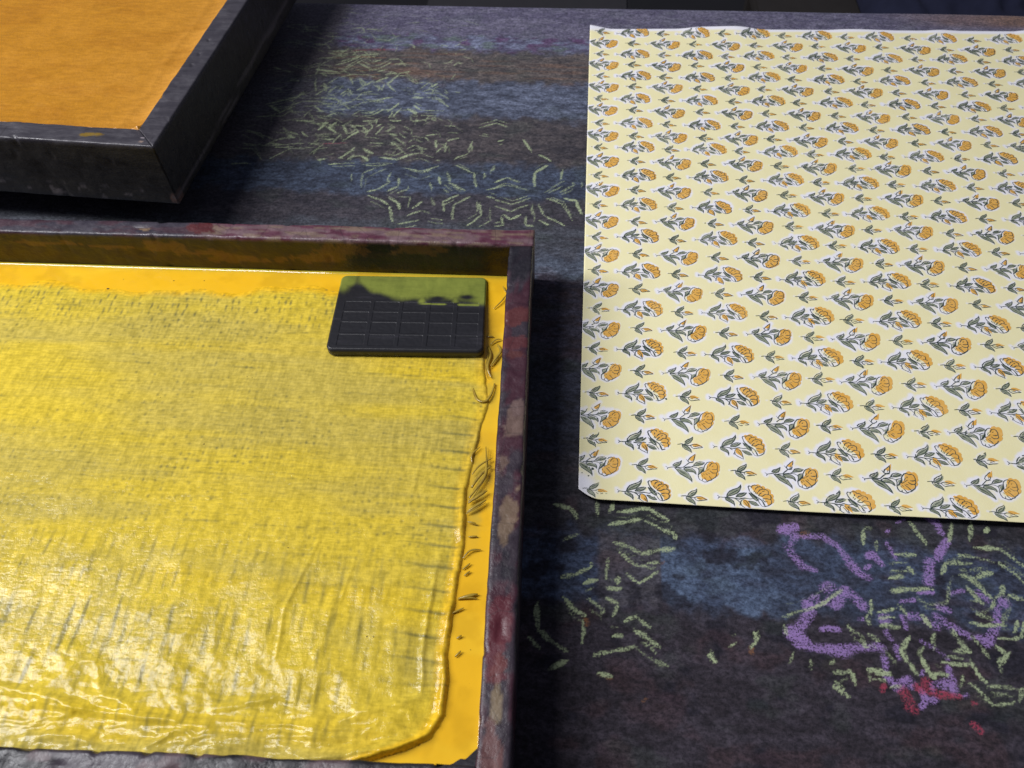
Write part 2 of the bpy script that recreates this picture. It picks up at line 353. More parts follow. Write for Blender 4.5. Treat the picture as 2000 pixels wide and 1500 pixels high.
# ------------------------------------------------------------------ traced shapes (world millimetres / tenths)
STROKES={'g':[[1.2,-241,-210,-235,-204,-229,-198],[1.2,-232,-212,-227,-206],[1.2,-220,-206,-214,-212],[1.2,-222,-196,-212,-203],[1.2,-205,-207,-188,-209,-179,-202,-170,-200,-158,-205],[1.2,-225,-229,-222,-240],[1.2,-213,-247,-215,-229,-205,-220,-194,-214],[1.2,-191,-227,-192,-236,-189,-240,-200,-250,-206,-253],[1.2,-183,-234,-182,-244,-190,-251],[1.2,-181,-253,-173,-248,-174,-243],[1.2,-182,-220,-166,-224,-152,-217],[1.2,-178,-228,-165,-235,-157,-229],[1.2,-155,-239,-153,-248],[1.2,-149,-230,-147,-238],[1.2,-143,-224,-138,-238,-125,-247],[1.2,-143,-241,-136,-248],[1.2,-138,-214,-121,-224],[1.2,-120,-224,-116,-242],[1.2,-111,-224,-110,-231],[1.2,-104,-213,-104,-220],[1.2,-101,-235,-91,-229,-80,-234],[1.2,-107,-246,-92,-238,-73,-244],[1.2,-58,-211,-68,-221,-67,-238],[1.2,-45,-216,-46,-230],[1.2,-43,-231,-58,-246],[1.2,-35,-232,-34,-236,-46,-246],[1.2,-28,-233,-28,-238],[1.2,-205,-257,-194,-262,-187,-268],[1.1,-186,-270,-179,-288],[1.2,-188,-259,-179,-265,-176,-273],[1.2,-180,-257,-169,-258,-170,-269],[1.2,-166,-271,-159,-263],[1.2,-152,-257,-148,-266],[1.2,-169,-280,-158,-274,-149,-278],[1.1,-174,-291,-158,-285],[1.1,-151,-286,-137,-289],[1.2,-131,-254,-142,-262,-140,-271],[1.2,-120,-255,-133,-265,-131,-284],[1.1,-111,-261,-109,-278,-119,-289],[1.1,-102,-270,-100,-282,-109,-290],[1.1,-92,-279,-90,-288,-97,-290],[1.2,-99,-257,-85,-263,-70,-254],[1.1,-99,-265,-84,-271,-72,-262],[1.1,-91,-275,-85,-281,-77,-275],[1.2,-106,-254,-99,-256],[1.1,-67,-264,-65,-282],[1.1,-72,-275,-72,-287,-65,-287],[1.1,-63,-259,-58,-274,-45,-282,-40,-285],[1.1,-61,-281,-53,-286],[1.1,-56,-253,-43,-259,-34,-279],[1.2,-43,-252,-32,-255,-28,-271],[1.2,-202,-79,-196,-89,-190,-94],[1.2,-185,-104,-181,-97,-178,-93],[1.2,-174,-100,-169,-94],[1.2,-161,-103,-157,-108],[1.2,-179,-110,-166,-109,-156,-118],[1.2,-177,-117,-168,-117,-153,-130],[1.2,-190,-117,-180,-117],[1.1,-187,-129,-178,-138],[1.1,-191,-135,-181,-146],[1.1,-178,-137,-157,-137],[1.1,-178,-145,-164,-144],[1.1,-188,-147,-184,-153,-173,-151],[1.1,-206,-154,-195,-154],[1.1,-123,-161,-107,-154,-96,-159],[1.1,-169,-176,-166,-181],[1.1,-149,-181,-139,-176],[1.1,-159,-181,-157,-191],[1.1,-150,-185,-148,-198],[1.1,-126,-181,-126,-195],[1.1,-121,-173,-112,-174],[1.1,-81,-176,-73,-191],[1.1,-66,-197,-55,-205],[1.1,-139,-206,-129,-198],[1.1,-182,-194,-176,-189,-165,-194],[1.1,-183,-185,-179,-180,-171,-184],[1.1,-169,-174,-158,-171],[1.1,-103,-179,-99,-177],[1.2,-266,-78,-253,-61,-248,-54],[1.2,-274,-66,-263,-60,-253,-50],[1.2,-253,-61,-239,-71],[1.2,-240,-74,-232,-72,-220,-58],[1.2,-287,-55,-266,-49],[1.2,-287,-46,-269,-49],[1.2,-259,-40,-261,-49],[1.2,-251,-47,-235,-45],[1.2,-283,-42,-269,-41],[1.2,-257,-86,-250,-98],[1.2,-246,-87,-238,-99,-232,-92],[1.2,-238,-99,-245,-108],[1.2,-232,-95,-220,-86],[1.2,-228,-97,-220,-107],[1.2,-218,-96,-208,-108],[1.2,-218,-96,-213,-88],[1.2,-289,-89,-284,-109],[1.2,-279,-97,-273,-107],[1.2,-271,-112,-266,-104],[1.2,-283,-118,-276,-109],[1.2,-258,-115,-254,-105,-248,-115],[1.2,-246,-115,-221,-113],[1.2,-281,-123,-263,-122,-257,-128,-245,-137],[1.2,-245,-137,-237,-129,-230,-125,-215,-126],[1.2,-235,-121,-228,-124,-209,-118],[1.2,-293,-128,-269,-127],[1.1,-279,-136,-270,-143],[1.2,-267,-135,-262,-136],[1.1,-286,-149,-259,-151],[1.1,-239,-149,-223,-147,-214,-137],[1.1,-230,-143,-223,-143],[1.2,-210,-141,-201,-128],[1.1,-202,-146,-197,-134],[1.1,-290,-158,-275,-158],[1.1,-230,-156,-221,-155],[1.1,-268,-171,-261,-159],[1.1,-259,-166,-251,-173],[1.1,-259,-166,-254,-158],[1.1,-247,-163,-240,-174],[1.1,-239,-161,-231,-172],[1.1,-239,-180,-231,-172],[1.1,-242,-186,-236,-179],[1.1,-228,-165,-222,-171,-219,-164,-225,-157],[1.1,-223,-180,-222,-171],[1.1,-215,-175,-209,-164],[1.1,-215,-163,-212,-159],[1.1,-206,-159,-198,-163,-204,-170],[1.1,-251,-190,-246,-176],[1.1,-269,-176,-264,-184,-269,-193],[1.1,-263,-184,-251,-183],[1.1,-217,-187,-204,-188],[1.1,-193,-172,-186,-179],[1.1,-195,-180,-184,-190],[1.1,-198,-186,-182,-201],[1.1,-239,-210,-229,-194],[1.1,-259,-213,-251,-211],[1.1,-241,-210,-236,-209],[1.1,-221,-196,-212,-202],[1.1,-221,-206,-214,-212],[1.1,-230,-212,-227,-205],[1.1,-205,-208,-190,-209,-179,-203],[1.1,-267,-206,-259,-192],[1.1,-302,-214,-287,-199,-267,-196],[1.1,-336,-199,-320,-200,-308,-215],[1.1,-306,-192,-291,-193,-277,-190],[1.1,-281,-175,-274,-182],[1.1,-292,-174,-285,-179],[1.1,-332,-222,-316,-221],[1.1,-330,-154,-317,-152],[1.2,-317,-152,-298,-136],[1.2,-321,-137,-311,-145],[1.2,-326,-134,-300,-122],[1.1,-247,-218,-222,-216],[1.1,-218,-217,-204,-215,-193,-215],[1.2,-293,-66,-277,-68],[1.2,-292,-75,-270,-78],[1.2,-288,-82,-266,-80],[1.2,-275,-99,-267,-88,-254,-82],[1.2,-37,-533,-28,-535,-23,-542],[1.2,-31,-556,-22,-551],[1.2,-12,-529,-10,-538],[1.2,-2,-529,-2,-534],[1.2,2,-536,16,-532,21,-532,32,-539],[1.2,-4,-545,7,-542,16,-539],[1.2,18,-540,26,-545,34,-547,36,-551],[1.2,-1,-555,8,-558,14,-561],[1.2,15,-561,25,-558,34,-557],[1.2,2,-562,9,-567,14,-570,19,-569],[1.2,19,-567,25,-566],[1.2,6,-574,13,-579,24,-572],[1.2,-30,-579,-23,-576,-14,-572,-14,-569],[1.2,-5,-566,-6,-578],[1.2,-17,-582,-11,-579],[1.2,-5,-584,3,-583],[1.2,2,-576,1,-580],[1.1,-30,-591,-23,-597,-16,-601],[1.1,-16,-591,-7,-596,-7,-599],[1.1,-5,-590,2,-593,-1,-599],[1.1,4,-603,11,-599,19,-605],[1.1,-18,-606,-17,-616],[1.1,-44,-595,-42,-610,-33,-617],[1.3,-12,-622,-1,-619,10,-615],[1.3,10,-615,18,-621,28,-624],[1.3,10,-607,18,-611,24,-615],[1.3,-2,-611,4,-610],[1.3,-10,-630,-2,-632],[1.3,-34,-629,-27,-626],[1.3,-47,-615,-41,-620],[1.3,-40,-611,-33,-616,-26,-621],[1.3,50,-617,53,-620],[1.4,145,-538,144,-546],[1.4,146,-536,151,-536],[1.3,151,-545,150,-551],[1.3,160,-552,172,-551],[1.3,156,-558,165,-557],[1.3,154,-566,162,-565],[1.3,166,-559,169,-563],[1.3,173,-530,180,-543],[1.3,198,-528,193,-542],[1.3,209,-528,204,-540],[1.4,217,-531,215,-534],[1.3,207,-545,220,-544],[1.3,196,-550,206,-551,214,-553],[1.3,184,-562,188,-556,202,-554],[1.3,194,-561,199,-563,212,-559],[1.3,199,-564,204,-569,207,-574],[1.3,221,-545,230,-554],[1.3,218,-553,222,-557,228,-564],[1.3,188,-567,182,-578],[1.3,153,-574,166,-573,177,-571],[1.3,167,-577,171,-580,183,-579],[1.3,141,-581,141,-586],[1.3,143,-587,154,-585],[1.3,155,-583,159,-588],[1.3,137,-589,138,-594],[1.3,143,-595,154,-594],[1.3,125,-595,129,-600],[1.3,131,-600,134,-604],[1.3,136,-600,141,-603],[1.2,143,-607,147,-613],[1.3,167,-587,171,-593],[1.2,157,-600,152,-608,154,-613],[1.2,164,-605,160,-609],[1.3,181,-594,183,-597],[1.2,183,-599,188,-606],[1.2,180,-606,188,-605],[1.2,191,-596,195,-602,197,-608],[1.3,195,-569,202,-578],[1.3,195,-581,198,-583,206,-581],[1.3,206,-581,209,-574,215,-571,216,-579,210,-588],[1.3,198,-584,205,-586],[1.3,193,-590,210,-590],[1.2,205,-596,213,-597],[1.3,217,-572,225,-574],[1.2,218,-587,214,-593],[1.2,202,-601,207,-605],[1.2,172,-596,169,-602],[1.2,171,-612,186,-612],[1.3,216,-567,214,-571],[1.2,221,-587,217,-595,212,-597],[1.2,91,-593,101,-590,109,-587,118,-582,126,-576],[1.2,75,-603,76,-608,72,-612],[1.2,91,-598,92,-603],[1.2,95,-612,92,-619],[1.2,51,-617,53,-619],[1.2,103,-616,104,-618],[1.2,61,-612,64,-610],[1.2,122,-621,124,-621,125,-627],[1.2,115,-622,121,-621],[1.2,133,-619,144,-620],[1.2,132,-620,132,-625],[1.2,162,-610,164,-618,166,-621],[1.2,154,-613,157,-619],[1.2,167,-618,174,-619],[1.2,172,-612,185,-612],[1.2,181,-618,178,-624],[1.1,182,-621,189,-627,193,-631],[1.1,192,-632,204,-630],[1.1,192,-623,208,-623],[1.2,186,-612,192,-622],[1.2,202,-608,200,-613],[1.2,208,-605,202,-611],[1.2,114,-617,116,-615],[1.1,113,-629,120,-634],[1.2,142,-627,149,-627],[1.1,210,-623,207,-629]],'p':[[2.4,97,-540,106,-538],[1.8,100,-542,106,-544,102,-549],[2.5,100,-551,103,-557,106,-562],[1.6,108,-563,114,-565],[1.9,110,-545,121,-543,128,-549,134,-558,138,-564,143,-567],[3.6,119,-575,120,-575],[2.1,110,-581,112,-581],[1.7,111,-585,118,-582],[3.1,121,-583,129,-576,133,-579,137,-584],[3.1,106,-585,107,-589,102,-595,98,-601,98,-606],[3.0,95,-602,102,-606],[2.6,101,-608,111,-609,119,-610,129,-608,141,-607],[1.1,112,-599,120,-598],[2.8,147,-591,147,-591],[2.2,146,-597,148,-601],[1.1,132,-591,135,-591],[1.5,150,-605,150,-612],[1.2,165,-532,172,-527],[1.8,184,-527,189,-530,190,-536],[2.3,192,-542,188,-547,185,-551],[2.3,179,-556,177,-563,175,-568],[2.2,145,-554,147,-553,151,-558],[1.3,142,-561,144,-560],[0.9,157,-545,160,-554],[1.6,159,-538,160,-537],[1.0,158,-580,165,-579],[1.1,168,-574,176,-573],[1.5,186,-573,193,-571],[1.4,201,-571,206,-576],[3.1,213,-576,214,-576],[2.0,209,-581,207,-588,203,-594,198,-600],[1.6,193,-597,197,-598],[1.9,160,-588,167,-588,170,-591,174,-593],[1.1,156,-588,157,-594],[1.8,175,-587,180,-591,185,-594,189,-596],[1.4,177,-581,183,-584],[1.3,163,-601,168,-604,175,-610],[1.6,142,-612,141,-618],[2.4,141,-621,145,-626],[2.4,145,-626,152,-623,153,-625],[1.6,158,-628,159,-632,156,-636],[1.6,163,-624,163,-627],[2.4,169,-624,175,-621,174,-626],[1.8,175,-614,175,-619],[1.3,179,-629,181,-628],[1.6,163,-633,164,-632],[0.8,161,-618,160,-620]],'r':[[2.1,149,-629,151,-632,151,-636],[1.6,155,-626,157,-628],[1.6,162,-624,162,-627],[1.6,165,-628,176,-629],[1.1,138,-628,139,-627],[1.0,182,-632,184,-632],[2.1,-262,-39,-221,-36],[0.8,-258,-190,-238,-188],[1.0,180,-642,183,-645]],'o':[[2.4,109,-544,112,-543],[2.5,72,-614,73,-612],[2.2,-16,-603,-16,-605],[1.0,-270,-51,-226,-51],[1.3,-252,-75,-236,-74],[1.0,-243,-82,-227,-80],[1.1,-9,-631,-3,-633],[1.1,14,-644,16,-642],[1.2,26,-566,28,-565]]}
MOTIF={'A':{'stem':[[(0.1,0.4),(1.3,-0.7)],[(0.2,-1.7),(1.3,-0.7)],[(1.3,-0.7),(4.5,-0.8),(5.8,-0.6),(9.8,-0.9),(12.9,-1.4),(16.1,-0.6),(19.2,-1.0),(21.9,-0.3)],[(10.1,-1.0),(12.1,-2.4),(13.2,-4.0)],[(12.9,-1.4),(16.8,-0.3)]],'leaf':[[(5.6,-0.4),(6.0,1.3),(7.7,3.7),(10.1,5.2),(12.8,6.3),(14.3,7.6),(14.9,9.1),(14.9,7.2),(13.9,4.9),(11.9,2.5),(9.2,1.2),(6.9,0.4)],[(10.9,0.1),(12.4,1.9),(14.8,2.9),(17.7,3.2),(16.2,1.4),(13.7,0.1)],[(4.6,-1.0),(4.8,-2.5),(6.3,-3.5),(8.0,-4.2),(9.1,-5.2),(9.4,-6.6),(9.6,-4.8),(9.2,-3.0),(7.8,-1.7),(6.0,-1.1)],[(18.0,-2.5),(20.2,-2.5),(22.3,-3.2),(23.9,-5.2),(21.6,-5.4),(19.6,-4.5)],[(19.0,3.3),(20.4,2.7),(22.0,0.9),(23.7,-1.3),(23.1,-2.2),(21.4,-0.9),(20.0,1.1)]],'vein':[[(7.3,1.4),(10.5,3.5),(13.3,5.2)],[(12.0,0.8),(16.0,2.6)],[(5.6,-1.7),(8.5,-3.4)],[(19.4,-3.4),(22.7,-4.7)],[(19.2,3.0),(21.3,0.5)]],'lip':[[(19.0,7.5),(19.4,6.0),(19.5,4.9),(21.0,2.3),(23.9,-0.9),(24.1,-2.7),(25.6,-5.6),(27.4,-5.9)],[(21.0,2.3),(23.5,0.2),(26.0,-1.5),(27.4,-4.4),(27.5,-5.8)]],'crown':[[(19.0,7.5),(19.8,8.3),(21.3,8.0),(22.1,8.7),(23.4,9.1),(24.8,8.6),(24.9,7.7),(26.4,8.1),(27.5,7.3),(27.5,6.3),(29.3,6.3),(30.7,5.2),(30.7,3.9),(30.4,2.7),(31.7,2.1),(31.9,0.8),(31.3,-0.8),(31.9,-1.8),(31.3,-3.7),(29.5,-5.1),(27.4,-5.9),(26.0,-1.5),(23.6,0.6),(21.1,2.7),(19.6,5.1)]],'petal':[[(21.5,8.0),(20.8,6.7)],[(24.9,7.7),(23.7,7.0),(23.2,5.7)],[(27.5,6.3),(25.9,5.8),(24.8,4.3)],[(30.4,2.7),(28.7,2.8),(26.8,1.4),(24.3,1.5)],[(31.3,-0.8),(29.4,-0.3),(26.8,-0.5)],[(22.2,3.9),(22.7,5.1)],[(22.9,3.0),(23.5,4.4)],[(23.6,2.5),(24.4,4.0)],[(24.4,1.8),(26.6,3.7)],[(27.2,4.4),(28.6,5.2)],[(27.8,-2.1),(29.3,-2.6)],[(26.7,-1.1),(28.0,-2.8)]],'bud':[[(13.4,-3.6),(13.9,-2.1),(15.3,-1.8),(16.8,-2.7),(17.7,-4.5),(18.1,-6.8),(18.2,-9.0),(16.8,-8.0),(14.8,-6.9),(13.5,-5.7)]],'budl':[[(15.1,-2.9),(16.4,-4.7),(17.6,-7.2)],[(13.4,-3.6),(12.5,-5.7),(13.5,-5.7)]]},'B':{'stem':[[(0.1,0.6),(1.5,-0.4)],[(0.9,-1.5),(1.5,-0.4)],[(1.5,-0.4),(4.7,0.3),(5.9,-0.2),(10.8,0.3),(15.7,1.0),(18.5,0.6),(20.2,-0.5)],[(10.8,0.5),(12.5,2.0),(14.6,3.8)],[(15.7,1.0),(17.5,2.0)]],'leaf':[[(4.4,1.5),(5.8,2.9),(7.5,3.6),(9.3,4.3),(10.2,5.3),(9.5,3.2),(8.4,1.5),(6.4,0.6)],[(5.6,-0.3),(6.6,-1.7),(8.3,-4.3),(10.6,-5.9),(13.1,-7.5),(14.5,-8.7),(15.2,-10.1),(15.2,-8.1),(14.4,-5.9),(13.2,-3.6),(11.3,-1.8),(8.7,-0.6)],[(10.9,-0.7),(12.3,-2.1),(14.4,-2.4),(16.6,-2.7),(18.2,-4.4),(17.7,-1.8),(15.5,0.0),(12.7,0.3)],[(17.2,2.0),(18.9,4.2),(21.3,5.0),(24.1,4.3),(22.5,3.0),(19.8,2.2)],[(20.0,-0.1),(23.4,1.3),(22.7,-0.7),(21.0,-2.9),(19.4,-4.4),(20.1,-2.0)]],'vein':[[(5.5,1.3),(8.4,3.3)],[(7.3,-1.5),(10.7,-3.4),(13.0,-6.3)],[(8.4,-2.4),(11.2,-4.5)],[(12.5,-0.8),(16.1,-1.9)],[(18.6,3.0),(22.1,4.2)]],'lip':[[(19.4,-4.4),(21.3,-2.9),(23.0,-0.7),(23.6,1.3)],[(19.4,-4.4),(19.3,-6.9)]],'crown':[[(23.4,0.9),(24.0,2.5),(25.7,4.5),(27.4,5.1),(28.5,4.1),(30.2,4.5),(31.2,3.6),(31.7,1.8),(31.4,-0.1),(31.3,-1.7),(30.3,-2.9),(30.5,-4.4),(29.5,-6.0),(27.7,-7.3),(26.9,-8.1),(25.3,-8.6),(24.4,-9.4),(22.8,-9.7),(21.4,-8.9),(19.9,-8.2),(19.4,-6.7),(19.4,-4.4),(21.3,-3.1),(23.0,-1.1)]],'petal':[[(28.5,4.1),(27.2,2.7),(26.7,1.5)],[(24.7,-0.4),(25.9,1.7)],[(28.3,1.6),(29.2,2.3)],[(31.4,-0.0),(29.8,-0.4),(28.1,-0.3)],[(30.3,-2.9),(28.3,-3.0),(26.7,-1.6)],[(27.3,-7.7),(25.9,-5.5),(24.2,-3.5)],[(24.4,-9.3),(23.5,-7.6),(22.8,-6.5)],[(21.4,-8.7),(21.7,-7.3)],[(22.1,-2.3),(23.4,-1.2)],[(22.6,-2.6),(24.4,-1.7)],[(22.4,-3.8),(23.3,-4.7)],[(21.4,-4.3),(22.1,-5.6)],[(24.8,-1.3),(26.7,-0.0)],[(25.1,-2.9),(26.4,-3.5)]],'bud':[[(13.7,5.0),(14.9,6.9),(16.9,8.7),(18.7,10.2),(17.9,7.3),(17.1,4.8),(15.0,4.0)]],'budl':[[(12.9,6.5),(13.7,5.0),(14.6,3.8),(17.3,4.1)],[(16.2,5.2),(17.2,7.2)]]},'S':{'stem':[[(0.0,0.0),(3.0,0.5),(3.9,0.1)],[(3.9,-0.0),(6.0,-0.6),(8.1,-0.5)]],'leaf':[[(3.9,0.1),(4.8,2.1),(6.7,3.8),(8.8,4.7),(10.0,5.9),(9.7,4.0),(8.3,1.9),(6.2,0.4)],[(2.9,-0.2),(3.2,-1.9),(4.6,-3.4),(6.4,-4.1),(7.6,-5.0),(8.2,-5.8),(8.0,-3.6),(7.1,-2.1),(5.4,-0.6)]],'vein':[[(5.0,1.1),(8.3,3.5)],[(3.7,-1.1),(6.3,-3.1)]],'lip':[],'crown':[],'petal':[],'bud':[[(8.0,-0.5),(9.7,0.3),(11.9,0.3),(13.7,-0.7),(15.6,-1.8),(12.8,-2.1),(9.9,-2.8),(8.6,-1.8)]],'budl':[[(9.5,-1.0),(12.4,-1.2)]]}}
THREADS=[[(-866,-5272),(-835,-5221),(-795,-5183),(-755,-5152)],[(-867,-5429),(-826,-5359),(-796,-5302),(-784,-5232),(-803,-5075)],[(-862,-5361),(-811,-5268),(-756,-5209)],[(-868,-5521),(-819,-5479),(-764,-5435)],[(-869,-5462),(-809,-5412),(-764,-5375)],[(-861,-5579),(-808,-5588)],[(-846,-5667),(-794,-5660)],[(-875,-5188),(-882,-5131),(-838,-5070)],[(-888,-4195),(-839,-4192)],[(-853,-4264),(-822,-4227),(-781,-4215)],[(-865,-4283),(-844,-4360),(-854,-4464),(-819,-4546)],[(-805,-4261),(-779,-4321),(-807,-4384),(-836,-4446)],[(-795,-4586),(-808,-4668),(-840,-4734),(-894,-4722),(-930,-4635)],[(-863,-3942),(-812,-3872),(-788,-3812)],[(-817,-3724),(-790,-3783)],[(-862,-5800),(-824,-5752),(-765,-5739)],[(-854,-5863),(-816,-5824)],[(-842,-5898),(-811,-5869)],[(-860,-6029),(-803,-6012),(-755,-5996)],[(-838,-6336),(-810,-6303)],[(-842,-6242),(-816,-6224)],[(-890,-6115),(-821,-6077)]]
SPECKS=[(-3685,-3902),(-3381,-3915),(-4087,-4444),(-2429,-4632),(-2393,-4638),(-3155,-5204),(-2946,-4833),(-2550,-5161),(-1852,-5805),(-2920,-5938),(-1275,-6267),(-763,-6291),(-752,-6458),(-731,-6854),(-1310,-6267),(-3226,-3795),(-3606,-3801),(-3000,-3782),(-1255,-4763),(-1842,-5359)]

# ================================================================== the setting: floor beyond the table
def box(name, mat, parent, lo, hi, bev=0.0):
    import bmesh
    bm = bmesh.new()
    bmesh.ops.create_cube(bm, size=1.0)
    for v in bm.verts:
        v.co = Vector([(lo[i] + hi[i]) / 2 + v.co[i] * (hi[i] - lo[i]) for i in range(3)])
    if bev:
        bmesh.ops.bevel(bm, geom=bm.edges[:], offset=bev, segments=2, affect='EDGES')
    me = bpy.data.meshes.new(name)
    bm.to_mesh(me)
    bm.free()
    return link(name, me, mat, parent)
fl = np.linspace(-3, 5, 41)
FX, FY = np.meshgrid(fl, fl)
tag(sheet('floor', FX, FY, -0.76 + 0.004 * fbm(FX * 3, FY * 3, 5), M['floor']), kind='structure')

# ================================================================== the printing table
TZ = 0.0
table = tag(empty('printing_table', (-0.08, -0.4, -0.76)), 'long printing table under a dark cloth stained with blue, brown, green and purple dye', 'table')
xs = np.concatenate([np.linspace(-0.86, -0.47, 24)[:-1], np.linspace(-0.47, 0.42, 700), np.linspace(0.42, 0.62, 16)[1:]])
ys = np.concatenate([np.linspace(-0.95, -0.715, 16)[:-1], np.linspace(-0.715, 0.0, 570)[:-1], np.linspace(0.0, 0.068, 66)])
CX, CY = np.meshgrid(xs, ys)
def table_z(x, y):
    return 0.0006 * (fbm(x * 9, y * 9, 3, 3) - 0.5)
CZ = table_z(CX, CY)
# dye bands running along the table, far to near
def streak(sx, sy, seed, o=4): return fbm(CX * sx, CY * sy, seed, o)
wob = 0.007 * (fbm(CX * 10, CY * 20, 21, 3) - 0.5) + 0.020 * (fbm(CX * 110, CY * 90, 22, 4) - 0.5)
yy = CY + wob
st = np.zeros(CX.shape + (3,)) + (0.050, 0.045, 0.052)
bands = [(-0.0105, 0.2, (0.150, 0.140, 0.185), (0.095, 0.085, 0.130), 31),
         (-0.037, -0.0105, (0.170, 0.190, 0.260), (0.080, 0.070, 0.115), 32),
         (-0.090, -0.037, (0.118, 0.098, 0.082), (0.062, 0.053, 0.048), 33),
         (-0.148, -0.090, (0.128, 0.150, 0.200), (0.052, 0.062, 0.086), 34),
         (-0.2125, -0.148, (0.078, 0.066, 0.062), (0.036, 0.032, 0.034), 35),
         (-0.2556, -0.2125, (0.062, 0.082, 0.118), (0.032, 0.040, 0.058), 36),
         (-0.290, -0.2556, (0.062, 0.055, 0.060), (0.034, 0.031, 0.037), 37),
         (-0.318, -0.290, (0.072, 0.078, 0.088), (0.040, 0.042, 0.047), 38),
         (-0.345, -0.318, (0.105, 0.128, 0.160), (0.055, 0.065, 0.082), 39),
         (-0.420, -0.345, (0.062, 0.058, 0.080), (0.043, 0.032, 0.036), 40),  # the yellow tray's shadow is painted into this band and the next
         (-0.500, -0.420, (0.055, 0.060, 0.082), (0.034, 0.034, 0.040), 41),
         (-0.5470, -0.500, (0.060, 0.058, 0.064), (0.030, 0.028, 0.031), 42),
         (-0.5945, -0.547, (0.070, 0.096, 0.152), (0.042, 0.050, 0.074), 43),
         (-1.2, -0.5945, (0.054, 0.045, 0.055), (0.031, 0.025, 0.030), 44)]
for y0, y1, ca, cb, sd in bands:
    m = sst(y0 - 0.0065, y0 + 0.0065, yy) * (1 - sst(y1 - 0.0065, y1 + 0.0065, yy))
    t = sst(0.33, 0.67, 0.35 * streak(28, 90, sd) + 0.65 * streak(130, 330, sd + 50, 3))
    c = np.asarray(ca) * t[..., None] + np.asarray(cb) * (1 - t[..., None])
    st = st * (1 - m[..., None]) + c * m[..., None]
st = st * np.where(CY < -0.35, 0.68, 0.86)[..., None] * (0.98, 0.98, 1.07)
# purple mottles in the far blue band, rusty streaks in the brown one
far = sst(-0.04, -0.03, yy) * (1 - sst(-0.014, -0.006, yy))
st = mixc(st, (0.075, 0.03, 0.085), far * sst(0.56, 0.68, streak(60, 130, 71)) * 0.8)
st = mixc(st, (0.085, 0.115, 0.10), far * sst(0.58, 0.68, streak(55, 140, 72)) * 0.7)
brn = sst(-0.10, -0.08, yy) * (1 - sst(-0.045, -0.035, yy))
st = mixc(st, (0.15, 0.075, 0.04), brn * sst(0.55, 0.70, streak(25, 260, 73)) * 0.4)
# a dark area on the left, with a square edge
lf = 1 - sst(-0.292, -0.276, CX + 0.012 * (streak(30, 30, 74) - 0.5) + 0.10 * np.clip(CY + 0.0, -0.2, 0) * 0.9)
lf = lf * sst(-0.215, -0.195, yy)
st = mixc(st, (0.062, 0.055, 0.064), lf * 0.82)
# lighter blue square with a crisp left edge; brown square beside it
low = sst(-0.597, -0.592, yy) * (1 - sst(-0.549, -0.545, yy))
st = mixc(st, (0.062, 0.055, 0.062), low * (1 - sst(0.0255, 0.0270, CX)) * sst(-0.012, -0.008, CX) * 0.8)
st = mixc(st, (0.078, 0.112, 0.180), low * sst(0.0255, 0.0270, CX) * (1 - sst(0.07, 0.12, CX)) * sst(0.45, 0.62, streak(40, 60, 75)) * 0.75)
st = mixc(st, (0.012, 0.011, 0.018), sst(0.66, 0.72, streak(55, 75, 76)) * (CY < -0.53) * 0.8)
st = mixc(st, (0.085, 0.035, 0.035), sst(0.62, 0.74, streak(38, 60, 77)) * (CY < -0.30) * 0.16)
st = mixc(st, (0.05, 0.075, 0.055), sst(0.62, 0.74, streak(35, 70, 78)) * 0.15)
# orange-brown dye soaked into the far right edge
st = mixc(st, (0.17, 0.095, 0.055), sst(0.25, 0.42, CX + 0.05 * (streak(30, 60, 79) - 0.5)) * sst(0.02, 0.035, CY) * 0.9)
# block-print marks
marks = np.zeros(CX.shape + (4,))
def paint(ch, s, w, inten):
    P = np.array(s, float).reshape(-1, 2) / 1000.0
    w = w / 1000.0
    lo, hi = P.min(0) - 2 * w - 0.002, P.max(0) + 2 * w + 0.002
    i0, i1 = np.searchsorted(ys, lo[1]), np.searchsorted(ys, hi[1])
    j0, j1 = np.searchsorted(xs, lo[0]), np.searchsorted(xs, hi[0])
    if i1 <= i0 or j1 <= j0: return
    x, y = CX[i0:i1, j0:j1], CY[i0:i1, j0:j1]
    sd = abs(int(P[0, 0] * 7919e3 + P[0, 1] * 104729e3)) % 9999
    x = x + 0.0018 * (vn(x * 130, y * 130, sd) - 0.5)
    y = y + 0.0018 * (vn(x * 130, y * 130, sd + 3) - 0.5)
    wv = w * (0.62 + 0.75 * vn(x * 75, y * 75, sd + 9))
    q = np.full(x.shape, 9.0)
    for a, b in zip(P[:-1], P[1:]):
        ab = b - a
        t = np.clip(((x - a[0]) * ab[0] + (y - a[1]) * ab[1]) / max(ab @ ab, 1e-12), 0, 1)
        leaf = 0.66 + 0.46 * np.sin(np.pi * t) if ch == 0 else 1.0
        q = np.minimum(q, np.hypot(x - a[0] - t * ab[0], y - a[1] - t * ab[1]) / (wv * leaf))
    m = (1 - sst(0.45 if ch == 0 else 0.2, 1.3, q)) * inten * (0.55 + 0.75 * vn(x * 60, y * 60, sd + 5))
    marks[i0:i1, j0:j1, ch] = np.maximum(marks[i0:i1, j0:j1, ch], m)
for s in STROKES['g']:
    paint(0, s[1:], s[0] * (1.05 if s[2] < -500 else 1.02), random.uniform(0.62, 1.0) * (1.1 if s[2] < -500 else 0.95))
for s in STROKES['p']: paint(1, s[1:], s[0] * 1.38, random.uniform(0.8, 1.1))
for s in STROKES['r']: paint(2, s[1:], s[0] * (1.9 if s[2] < -500 else 1.3), 0.95 if s[2] < -500 else 0.5)
for s in STROKES['o']: paint(3, s[1:], s[0] * 1.1, 0.85)
rs = random.Random(5)
